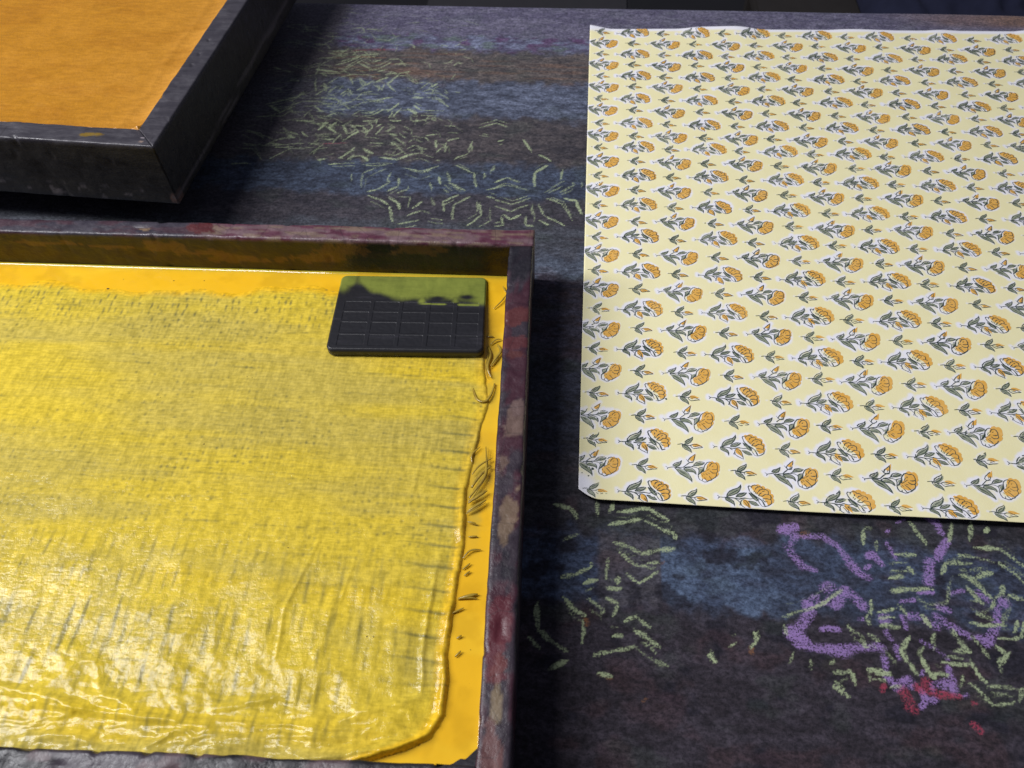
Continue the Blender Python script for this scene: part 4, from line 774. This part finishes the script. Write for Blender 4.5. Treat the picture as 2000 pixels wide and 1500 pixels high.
# ---- frayed fibres along the hem
def tube(pts, rads, name, mat, parent, sides=6, flat=0.7):
    P = np.array(pts, float)
    n = 5 * (len(P) - 1) + 1
    t = np.linspace(0, len(P) - 1, n)
    i = np.clip(t.astype(int), 0, len(P) - 2)
    f = (t - i)[:, None]
    p0, p1, p2, p3 = P[np.maximum(i - 1, 0)], P[i], P[i + 1], P[np.minimum(i + 2, len(P) - 1)]
    C = 0.5 * (2 * p1 + (p2 - p0) * f + (2 * p0 - 5 * p1 + 4 * p2 - p3) * f ** 2 + (3 * p1 - p0 - 3 * p2 + p3) * f ** 3)
    r = np.interp(np.linspace(0, 1, n), np.linspace(0, 1, len(rads)), rads)
    T = np.gradient(C, axis=0)
    T /= np.linalg.norm(T, axis=1)[:, None]
    S = np.cross(T, [0, 0, 1.0]); S /= np.linalg.norm(S, axis=1)[:, None] + 1e-9
    N = np.cross(S, T)
    a = np.linspace(0, 2 * math.pi, sides, endpoint=False)
    V = C[:, None] + r[:, None, None] * (S[:, None] * np.cos(a)[None, :, None] + flat * N[:, None] * np.sin(a)[None, :, None])
    ii = np.arange(n * sides).reshape(n, sides)
    jj = np.roll(ii, -1, 1)
    F = [np.stack([ii[:-1].ravel(), jj[:-1].ravel(), jj[1:].ravel(), ii[1:].ravel()], 1), np.array([ii[0][::-1], ii[-1]])]
    return link(name, np_mesh(name, V.reshape(-1, 3), F), mat, parent)
for k, s in enumerate(THREADS):
    P = np.array(s, float) / 1e4
    m = len(P)
    z = PZL + 0.0008 + 0.0012 * np.sin(np.linspace(0.3, 2.6, m)) + (0.0012 if k < 6 else 0)
    big = 0.00095 if k in (1, 2, 3, 4, 10, 11, 12, 18) else 0.00055
    tube(np.c_[P, z], [big * 0.5, big, big * 1.1, big * 0.25], 'frayed_thread', M['thread'], soaked)
    if big > 0.0006:
        for e in range(1):
            off = np.array([random.uniform(-0.0012, 0.0012), random.uniform(-0.0012, 0.0012)])
            tube(np.c_[P + off + np.random.RandomState(k * 7 + e).normal(0, 0.0005, P.shape), z - 0.0002], [big * 0.3, big * 0.55, big * 0.15], 'frayed_thread', M['thread'], soaked)
# ---- specks of dirt floating on the dye
SV, SF = [], []
for k, (x, y) in enumerate(SPECKS):
    r = 0.0017 if k == 0 else random.uniform(0.0004, 0.0009)
    jx, jy = np.searchsorted(cxs, x / 1e4), np.searchsorted(cys, y / 1e4)
    z = max(PZL, sz[min(max(jy, 0), len(cys) - 1), min(max(jx, 0), len(cxs) - 1)]) + 0.0001
    a0, n0 = random.random() * 6, len(SV)
    for i in range(6):
        a = a0 + i * math.pi / 3
        rr_ = r * random.uniform(0.5, 1.1)
        SV.append((x / 1e4 + rr_ * math.cos(a) * 1.2, y / 1e4 + rr_ * math.sin(a) * 0.8, z - 0.0003))
    SV.append((x / 1e4, y / 1e4, z + r * 0.35))
    SF += [(n0 + i, n0 + (i + 1) % 6, n0 + 6) for i in range(6)]
tag(link('dirt_speck', np_mesh('dirt_speck', np.array(SV), [np.array(SF)], smooth=False), M['speck'], soaked), kind='stuff')

# ================================================================== black rubber block half under the dye
blk = tag(empty('rubber_block', (-0.1436, -0.404, 0.018)), 'thin black rubber block with a grid of cells, half under the yellow dye', 'rubber block')
c_fl, c_fr, c_nr, c_nl = [np.array(p) for p in ((-0.1992, -0.3690, 0.0208), (-0.0938, -0.3650, 0.0206), (-0.0886, -0.4385, 0.0270), (-0.1932, -0.4432, 0.0272))]
NU, NV = 300, 210
def blk_pos(u_, v_):            # u left-right, v near-far
    return ((c_nl * (1 - u_)[..., None] + c_nr * u_[..., None]) * (1 - v_)[..., None] + (c_fl * (1 - u_)[..., None] + c_fr * u_[..., None]) * v_[..., None])
ucol = [0.065, 0.232, 0.264, 0.424, 0.456, 0.606, 0.640, 0.785, 0.820, 0.955]
vrow = [0.055, 0.185, 0.215, 0.345, 0.375, 0.480, 0.515, 0.620]
cells = [(ucol[2 * i], ucol[2 * i + 1], vrow[2 * j], vrow[2 * j + 1]) for j in range(4) for i in range(5)]
def film(u_, v_):
    e = 0.80 - 0.16 * sst(0.08, 0.45, u_) + 0.07 * np.exp(-((u_ - 0.14) / 0.05) ** 2) - 0.05 * sst(0.75, 0.95, u_)
    e = e + 0.05 * (fbm(u_ * 9, v_ * 6, 151, 3) - 0.5)
    m = sst(-0.05, 0.10, v_ - e)
    m = np.maximum(m, 0.85 * np.exp(-((u_ - 0.03) / 0.05) ** 2 - ((v_ - 0.84) / 0.10) ** 2))
    # streaks caught along the upper ribs
    m = np.maximum(m, 0.95 * sst(0.52, 0.60, u_) * (1 - sst(0.72, 0.76, u_)) * np.exp(-((v_ - 0.605 + 0.02 * (u_ - 0.6)) / 0.013) ** 2))
    m = np.maximum(m, 0.8 * np.exp(-((u_ - 0.575) / 0.03) ** 2) * sst(0.60, 0.63, v_))
    m = np.maximum(m, 1.0 * sst(0.805, 0.82, u_) * (1 - sst(0.95, 0.965, u_)) * np.exp(-((v_ - 0.60) / 0.018) ** 2))
    m = np.maximum(m, 0.75 * np.exp(-((u_ - 0.80) / 0.03) ** 2) * sst(0.60, 0.64, v_))
    m = np.maximum(m, 0.7 * sst(0.93, 0.98, u_) * sst(0.55, 0.66, v_))
    m = m * (1 - 0.9 * np.exp(-((u_ - 0.87) / 0.055) ** 2 - ((v_ - 0.705) / 0.035) ** 2))
    m = m * (1 - 0.9 * np.exp(-((u_ - 0.68) / 0.05) ** 2 - ((v_ - 0.680) / 0.035) ** 2))
    m = m * (1 - 0.5 * np.exp(-((u_ - 0.115) / 0.022) ** 2 - ((v_ - 0.93) / 0.11) ** 2))
    return np.clip(m, 0, 1)
ub, vb = np.linspace(0, 1, NU), np.linspace(0, 1, NV)
BU, BV = np.meshgrid(ub, vb)
# rounded corners of the outline
W0, H0 = 0.1052, 0.0745
ax_, ay_ = (BU - 0.5) * W0, (BV - 0.5) * H0
rc = 0.0045
qx, qy = np.clip(np.abs(ax_) - (W0 / 2 - rc), 0, None), np.clip(np.abs(ay_) - (H0 / 2 - rc), 0, None)
mx = np.maximum(qx, qy)
scl = np.where(mx > 0, mx / np.maximum(np.hypot(qx, qy), 1e-9), 1)
BUr = 0.5 + np.sign(ax_) * (np.abs(ax_) - qx + qx * scl) / W0
BVr = 0.5 + np.sign(ay_) * (np.abs(ay_) - qy + qy * scl) / H0
BP = blk_pos(BUr, BVr)
depth = np.zeros(BU.shape)
for (u0, u1, v0, v1) in cells:
    ins = (sst(u0 - 0.003, u0 + 0.003, BU) * (1 - sst(u1 - 0.003, u1 + 0.003, BU)) * sst(v0 - 0.004, v0 + 0.004, BV) * (1 - sst(v1 - 0.004, v1 + 0.004, BV)))
    depth = np.maximum(depth, ins)
bd = np.minimum(np.minimum(BU, 1 - BU) * W0, np.minimum(BV, 1 - BV) * H0)
bz = BP[..., 2] - 0.0007 * depth - 0.0010 * (1 - sst(0, 0.0012, bd)) + 0.00012 * (fbm(BU * 40, BV * 40, 152) - 0.5)
n_ = NU * NV
Vt = np.stack([BP[..., 0], BP[..., 1], bz], -1).reshape(-1, 3)
i_ = np.arange(n_).reshape(NV, NU)
ring = np.concatenate([i_[0, :], i_[1:, -1], i_[-1, -2::-1], i_[-2:0:-1, 0]])
bot = Vt[ring] * 1.0
bot[:, 2] = BP.reshape(-1, 3)[ring, 2] - 0.0062
cenb = bot.mean(0)
Vall = np.concatenate([Vt, bot, cenb[None]])
nr = len(ring)
k_ = np.arange(nr)
F = [grid_faces(NV, NU), np.stack([ring, n_ + k_, n_ + (k_ + 1) % nr, np.roll(ring, -1)], 1), np.stack([n_ + (k_ + 1) % nr, n_ + k_, np.full(nr, n_ + nr)], 1)]
fa = np.concatenate([film(BU, BV).ravel(), np.clip(film(BU, BV).ravel()[ring] * 0.6, 0, 1), [0]])
link('block_body', np_mesh('block_body', Vall, F, {'film': np.repeat(fa[:, None], 3, 1)}), M['stamp'], blk)
for (u0, u1, v0, v1) in cells:
    a_, b_ = np.meshgrid(np.linspace(u0 - 0.001, u1 + 0.001, 22), np.linspace(v0 - 0.001, v1 + 0.001, 14))
    P = blk_pos(a_, b_)
    z = P[..., 2] - random.uniform(0.00012, 0.00032) + 0.00025 * (fbm(a_ * 60, b_ * 50, 153, 3) - 0.5)
    sheet('cell', P[..., 0], P[..., 1], z, M['stamp'], blk, {'film': np.repeat(film(a_, b_).reshape(-1, 1), 3, 1)})

# ================================================================== printed paper
PXL, PXR = -0.0245, 0.455
def p_left(y): return -0.0262 + (0.008 - y) * 0.0062
def p_top(x): return 0.0050 + (x + 0.026) * 0.0240
def p_bot(x):
    return -0.5305 + (x + 0.013) * 0.0030 + 0.0070 * np.clip((-0.010 - x) / 0.0135, 0, 1.2) ** 1.7
def p_z(x, y):
    z = 0.0013 + 0.0009 * fbm(x * 7, y * 7, 201, 3)
    et = np.clip(1 - (p_top(x) - y) / 0.030, 0, 1) ** 2
    z = z + et * (0.0012 + 0.0066 * np.clip(fbm(x * 17, 0 * y, 202, 2) - 0.30, 0, 1) * 1.6)
    eb = np.clip(1 - (y - p_bot(x)) / 0.050, 0, 1) ** 2
    z = z + eb * (0.0018 + 0.0020 * vn(x * 9, 0 * y, 203) + 0.0014 * sst(0.02, 0.2, x))
    el = np.clip(1 - (x - p_left(y)) / 0.02, 0, 1) ** 2
    return z + el * 0.0008 * vn(y * 12, 0 * x, 204)
nxp, nyp = 430, 480
PU, PV = np.meshgrid(np.linspace(0, 1, nxp), np.linspace(0, 1, nyp))
x_ = PXL + (PXR - PXL) * PU
for _ in range(3):
    y_ = p_bot(x_) + (p_top(x_) - p_bot(x_)) * PV
    x_ = p_left(y_) + (PXR - p_left(y_)) * PU
y_ = p_bot(x_) + (p_top(x_) - p_bot(x_)) * PV
# lattice of the block print: big flowers in two postures, with a sprig between
A_, B_ = 0.06025, 0.03735
blkoff = {(0, 0): (-.1, -1.1), (0, 1): (-1.5, -.6), (0, 2): (-.7, 0), (0, 3): (-.1, .8), (1, 0): (.3, .9), (1, 1): (.2, .2), (1, 2): (1.3, .1),
          (2, 0): (.6, 0), (2, 1): (-1.2, 0), (2, 2): (-.7, -.3)}
regoff = {(0, 0): (.6, 0.), (0, 1): (1.2, .6), (0, 2): (.5, .2), (0, 3): (1.5, .8), (1, 0): (.4, .2), (1, 1): (2.0, 1.5), (1, 2): (.8, .3), (1, 3): (.3, .4),
          (2, 0): (1.0, 1.0), (2, 1): (2.2, 1.8), (2, 2): (1.8, 1.6), (2, 3): (1.2, 1.0)}
pr_ = random.Random(11)
inst = []
for r in range(-1, 16):
    for c in range(-1, 8):
        key = (max(0, min(2, (r if r >= 0 else 0) // 5)), max(0, min(3, c // 2 if c >= 0 else 0)))
        bo = blkoff.get(key, (0, 0))
        ro = regoff[key]
        for kind, dc, dr in (('A', 0, 0), ('S', 0.64, 0.02), ('B', 0.5, 0.5), ('S', 0.15, 0.49)):
            x = (c + dc) * A_ + (bo[0] + pr_.gauss(0, 0.35)) / 1000
            y = -(r + dr) * B_ + (bo[1] + pr_.gauss(0, 0.35)) / 1000
            if r + dr < -0.1: continue
            if x > PXR - 0.034 or x < p_left(y) - 0.030 or y > p_top(x) + 0.008 or y < p_bot(max(x, -0.01)) - 0.008: continue
            inst.append((kind, x, y, ro, pr_.gauss(0, 0.018), 1 + pr_.gauss(0, 0.015)))
# unprinted white left around each motif
samples = {}
for kind, m in MOTIF.items():
    pts = []
    for grp in ('stem', 'leaf', 'crown', 'bud', 'lip'):
        for pl in m[grp]:
            for a, b in zip(pl, pl[1:] + ([pl[0]] if grp in ('leaf', 'crown', 'bud') else [])):
                for t in (0, 0.5): pts.append((a[0] + (b[0] - a[0]) * t, a[1] + (b[1] - a[1]) * t))
    samples[kind] = np.array(pts) / 1000
res = np.zeros(x_.shape)
for kind, mx_, my_, ro, an, sc_ in inst:
    S_ = samples[kind][::2] + (mx_ - 0.0004, my_ + 0.0006)
    lo, hi = S_.min(0) - 0.006, S_.max(0) + 0.006
    j0, j1 = int((lo[0] - PXL) / (PXR - PXL) * nxp) - 2, int((hi[0] - PXL) / (PXR - PXL) * nxp) + 3
    v0, v1 = (lo[1] + 0.528) / 0.545, (hi[1] + 0.523) / 0.53
    i0, i1 = int(v0 * nyp) - 6, int(v1 * nyp) + 7
    i0, i1, j0, j1 = max(i0, 0), min(i1, nyp), max(j0, 0), min(j1, nxp)
    if i1 <= i0 or j1 <= j0: continue
    gx_, gy_ = x_[i0:i1, j0:j1], y_[i0:i1, j0:j1]
    d = np.sqrt(((gx_[..., None] - S_[:, 0]) ** 2 + (gy_[..., None] - S_[:, 1]) ** 2).min(-1))
    wd = 0.0025 if kind != 'S' else 0.0013
    hal = 1 - sst(wd * 0.0, wd * 1.45, d + 0.0016 * (vn(gx_ * 160, gy_ * 160, 205) - 0.5))
    res[i0:i1, j0:j1] = np.maximum(res[i0:i1, j0:j1], hal * (0.95 if kind != 'S' else 0.8))
# bare margin at the corner and along the far edge
res = np.maximum(res, 1 - sst(0.0, 0.007, (p_top(x_) - y_) - 0.002 * vn(x_ * 40, 0 * y_, 206)))
res = np.maximum(res, 0.9 * (1 - sst(0.004, 0.018, np.hypot(x_ + 0.022, y_ + 0.522))))
res = np.maximum(res, 0.9 * (1 - sst(0.004, 0.012, np.hypot(x_ + 0.024, y_ - 0.006))))
paper = sheet('printed_paper', x_, y_, p_z(x_, y_), M['paper'], None, {'reserve': np.repeat(res.reshape(-1, 1), 3, 1)}, thick=0.00025)
tag(paper, 'pale yellow paper sheet block-printed with orange flowers and grey-green leaves', 'paper')

# ---- the printed motifs: ink lying on the sheet
def catmull(pl, step, closed=False):
    P = np.array(pl, float)
    n = len(P)
    out = []
    segs = n if closed else n - 1
    for i in range(segs):
        if closed: p0, p1, p2, p3 = P[(i - 1) % n], P[i], P[(i + 1) % n], P[(i + 2) % n]
        else: p0, p1, p2, p3 = P[max(i - 1, 0)], P[i], P[i + 1], P[min(i + 2, n - 1)]
        k = max(1, int(np.hypot(*(p2 - p1)) / step))
        for t in np.arange(k) / k:
            q = 0.5 * (2 * p1 + (p2 - p0) * t + (2 * p0 - 5 * p1 + 4 * p2 - p3) * t * t + (3 * p1 - p0 - 3 * p2 + p3) * t ** 3)
            lin = p1 + (p2 - p1) * t
            out.append(0.55 * q + 0.45 * lin)
    if not closed: out.append(P[-1])
    return np.array(out)
class Ink:
    def __init__(self): self.V, self.F, self.M, self.Zl = [], [], [], []
    def tri(self, a, b, c, m, zl):
        n = len(self.V)
        self.V += [a, b, c]
        self.F.append((n, n + 1, n + 2))
        self.M.append(m)
        self.Zl += [zl] * 3
    def fill(self, poly, m, zl):
        t = tessellate_polygon([[Vector((p[0], p[1], 0)) for p in poly]])
        for a, b, c in t: self._split(np.array(poly[a]), np.array(poly[b]), np.array(poly[c]), m, zl, 0)
    def _split(self, a, b, c, m, zl, dep):
        L = [np.hypot(*(b - a)), np.hypot(*(c - b)), np.hypot(*(a - c))]
        i = int(np.argmax(L))
        if L[i] > 7.0 and dep < 5:
            a, b, c = ((a, b, c), (b, c, a), (c, a, b))[i]
            d = (a + b) / 2
            self._split(a, d, c, m, zl, dep + 1)
            self._split(d, b, c, m, zl, dep + 1)
        else: self.tri(tuple(a), tuple(b), tuple(c), m, zl)
    def ribbon(self, pl, w, m, zl, rng, closed=False, gap=0.03, taper=True, step=1.3):
        C = catmull(pl, step, closed)
        if closed: C = np.concatenate([C, C[:1]])
        if len(C) < 2: return
        C = C + np.array([[rng.gauss(0, 0.06), rng.gauss(0, 0.06)] for _ in C])
        if closed: C[-1] = C[0]
        T = np.gradient(C, axis=0)
        T /= np.hypot(T[:, 0], T[:, 1])[:, None] + 1e-9
        N = np.c_[-T[:, 1], T[:, 0]]
        s = np.linspace(0, 1, len(C))
        ww_ = w * np.array([rng.uniform(0.72, 1.25) for _ in C])
        if taper and not closed: ww_ *= 0.55 + 0.45 * np.sin(np.pi * np.clip(s * 0.9 + 0.05, 0, 1))
        A, Bq = C + N * ww_[:, None] / 2, C - N * ww_[:, None] / 2
        for i in range(len(C) - 1):
            if rng.random() < gap: continue
            self.tri(tuple(A[i]), tuple(Bq[i]), tuple(Bq[i + 1]), m, zl)
            self.tri(tuple(A[i]), tuple(Bq[i + 1]), tuple(A[i + 1]), m, zl)
def clip_tris(V, Z, F, Mi, planes):
    nV, nZ, nF, nM = [], [], [], []
    for (a, b, c), m in zip(F, Mi):
        poly = [V[a], V[b], V[c]]
        z = Z[a]
        for (nx, ny, d) in planes:
            out = []
            for i in range(len(poly)):
                p, q_ = poly[i], poly[(i + 1) % len(poly)]
                dp, dq = p[0] * nx + p[1] * ny - d, q_[0] * nx + q_[1] * ny - d
                if dp >= 0: out.append(p)
                if dp * dq < 0:
                    t = dp / (dp - dq)
                    out.append((p[0] + (q_[0] - p[0]) * t, p[1] + (q_[1] - p[1]) * t))
            poly = out
            if len(poly) < 3: break
        if len(poly) < 3: continue
        n = len(nV)
        nV += [tuple(p) for p in poly]
        nZ += [z] * len(poly)
        for i in range(1, len(poly) - 1):
            nF.append((n, n + i, n + i + 1))
            nM.append(m)
    return nV, nZ, nF, nM
def unit(nx, ny, px_, py_):
    l = math.hypot(nx, ny)
    return (nx / l, ny / l, (nx * px_ + ny * py_) / l)
mg = 0.0003
planes = [unit(1, 0.0062, -0.0262 + mg, 0.008), unit(-0.0030, 1, -0.013, -0.5305 + mg), unit(0.36, 0.93, -0.0185, -0.5276 + mg), unit(0.0240, -1, -0.026, 0.0050 - mg)]
ir = random.Random(23)
for kind, mx_, my_, ro, an, sc_ in inst:
    m = MOTIF[kind]
    ink = Ink()
    faint = ir.random()
    lw = ir.uniform(0.40, 0.60) if mx_ > 0.0 else ir.uniform(0.34, 0.48)
    gap = 0.02 + 0.7 * max(0, faint - 0.78) + (0.06 if mx_ < 0.0 else 0.0)
    gox, goy = 0.3 * ro[0] + ir.gauss(0, 0.15), -0.35 + ir.gauss(0, 0.25)
    for pl in m['leaf']:
        ink.fill([(p[0] + gox, p[1] + goy) for p in catmull(pl, 2.0, True)], 0, 0.00008)
    oox, ooy = ro[0] + ir.gauss(0, 0.3), ro[1] + ir.gauss(0, 0.3)
    for pl in m['crown']:
        P = np.array(pl)
        cen = P.mean(0)
        P = cen + (P - cen) * 0.97
        # the flat colour misses the lip of the flower
        ink.fill([(p[0] + oox + 0.7, p[1] + ooy + 0.1) for p in catmull(P, 2.0, True)], 1, 0.00014)
    for pl in m['bud']:
        P = np.array(pl)
        cen = P.mean(0)
        ink.fill([(p[0] + oox, p[1] + ooy) for p in catmull(cen + (P - cen) * 0.86, 2.0, True)], 1, 0.00014)
    for pl in m['leaf'] + m['bud']: ink.ribbon(pl, lw, 2, 0.00020, ir, True, gap)
    for pl in m['crown']: ink.ribbon(pl, lw * 1.05, 2, 0.00020, ir, True, gap)
    for pl in m['stem']: ink.ribbon(pl, lw * 1.1, 2, 0.00020, ir, False, gap)
    for g_ in ('vein', 'lip', 'budl'):
        for pl in m[g_]: ink.ribbon(pl, lw * 0.8, 2, 0.00020, ir, False, gap + 0.03)
    for pl in m['petal']: ink.ribbon(pl, lw * 1.15, 2, 0.00020, ir, False, gap)
    ca, sa = math.cos(an) * sc_, math.sin(an) * sc_
    V = [(mx_ + (p[0] * ca - p[1] * sa) / 1000, my_ + (p[0] * sa + p[1] * ca) / 1000) for p in ink.V]
    Z, Fq, Mi = ink.Zl, ink.F, ink.M
    Va = np.array(V)
    if any((Va[:, 0] * a + Va[:, 1] * b - d).min() < 0 for a, b, d in planes):
        V, Z, Fq, Mi = clip_tris(V, Z, Fq, Mi, planes)
        if len(Fq) < 6: continue
        Va = np.array(V)
    V3 = np.c_[Va, p_z(Va[:, 0], Va[:, 1]) + np.array(Z)]
    Fq = np.array(Fq)
    a, b, c = V3[Fq[:, 0]], V3[Fq[:, 1]], V3[Fq[:, 2]]
    flip = ((b - a)[:, 0] * (c - a)[:, 1] - (b - a)[:, 1] * (c - a)[:, 0]) < 0
    Fq[flip] = Fq[flip][:, ::-1]
    nm = 'printed_sprig' if kind == 'S' else 'printed_flower'
    link(nm, np_mesh(nm, V3, [Fq], smooth=True, matidx=Mi), [M['ink_green'], M['ink_orange'], M['ink_dark']], paper)
# stray ink drops
DV, DF = [], []
for (x, y, r) in [(-0.0185, -0.5075, 0.0007), (-0.0145, -0.5085, 0.0009), (-0.0155, -0.5095, 0.0005), (-0.021, -0.512, 0.0004), (-0.017, -0.514, 0.0005), (0.0015, -0.448, 0.0005),
                  (0.033, -0.4515, 0.0008), (0.192, -0.231, 0.0008), (0.205, -0.105, 0.0006), (0.11, -0.33, 0.0004), (0.151, -0.41, 0.0004), (-0.012, -0.47, 0.0005)]:
    n0 = len(DV)
    for i in range(8):
        a = i * math.pi / 4
        rr_ = r * ir.uniform(0.7, 1.2)
        X_, Y_ = x + rr_ * math.cos(a), y + rr_ * math.sin(a)
        DV.append((X_, Y_, float(p_z(np.array(X_), np.array(Y_))) + 0.0002))
    DF += [(n0, n0 + i, n0 + i + 1) for i in range(1, 7)]
tag(link('ink_drop', np_mesh('ink_drop', np.array(DV), [np.array(DF)]), M['ink_dark'], paper), kind='stuff')

# ================================================================== dim things on the floor beyond the table
def crumple(name, mat, cx, cy, w, d, h, zb, seed, label, cat):
    a, b = np.meshgrid(np.linspace(0, 1, 60), np.linspace(0, 1, 40))
    X = cx + (a - 0.5) * w
    Y = cy + (b - 0.5) * d
    dome = (np.sin(np.pi * np.clip(a, 0, 1)) ** 0.35) * (np.sin(np.pi * np.clip(b, 0, 1)) ** 0.45)
    Z = zb + dome * (h * (0.75 + 0.35 * fbm(a * 4, b * 4, seed))) + 0.03 * dome * (1 - np.abs(2 * fbm(a * 9, b * 5, seed + 1) - 1)) ** 2
    return tag(sheet(name, X, Y, Z, mat, None, None, thick=0.004), label, cat)
def stool(name, mat, x0, x1, y0, y1, zt, label):
    e = tag(empty(name, ((x0 + x1) / 2, (y0 + y1) / 2, -0.758)), label, 'bench')
    box('seat', mat, e, (x0, y0, zt - 0.03), (x1, y1, zt), 0.006)
    for lx in (x0 + 0.03, x1 - 0.03):
        for ly in (y0 + 0.03, y1 - 0.03):
            box('leg', mat, e, (lx - 0.018, ly - 0.018, -0.757), (lx + 0.018, ly + 0.018, zt - 0.0305), 0.003)
    return e
stool('low_bench', M['grey'], -0.36, 0.062, 0.66, 1.08, -0.40, 'dim grey bench in the dark behind the table, left of the brown one')
stool('low_bench', M['umber'], 0.335, 1.10, 0.72, 1.10, -0.44, 'dim brown bench in the dark behind the far right table edge')
crumple('folded_cloth', M['navy'], 0.82, 0.90, 0.54, 0.34, 0.075, -0.436, 301, 'dark navy cloth heaped beyond the far right corner of the table', 'cloth')
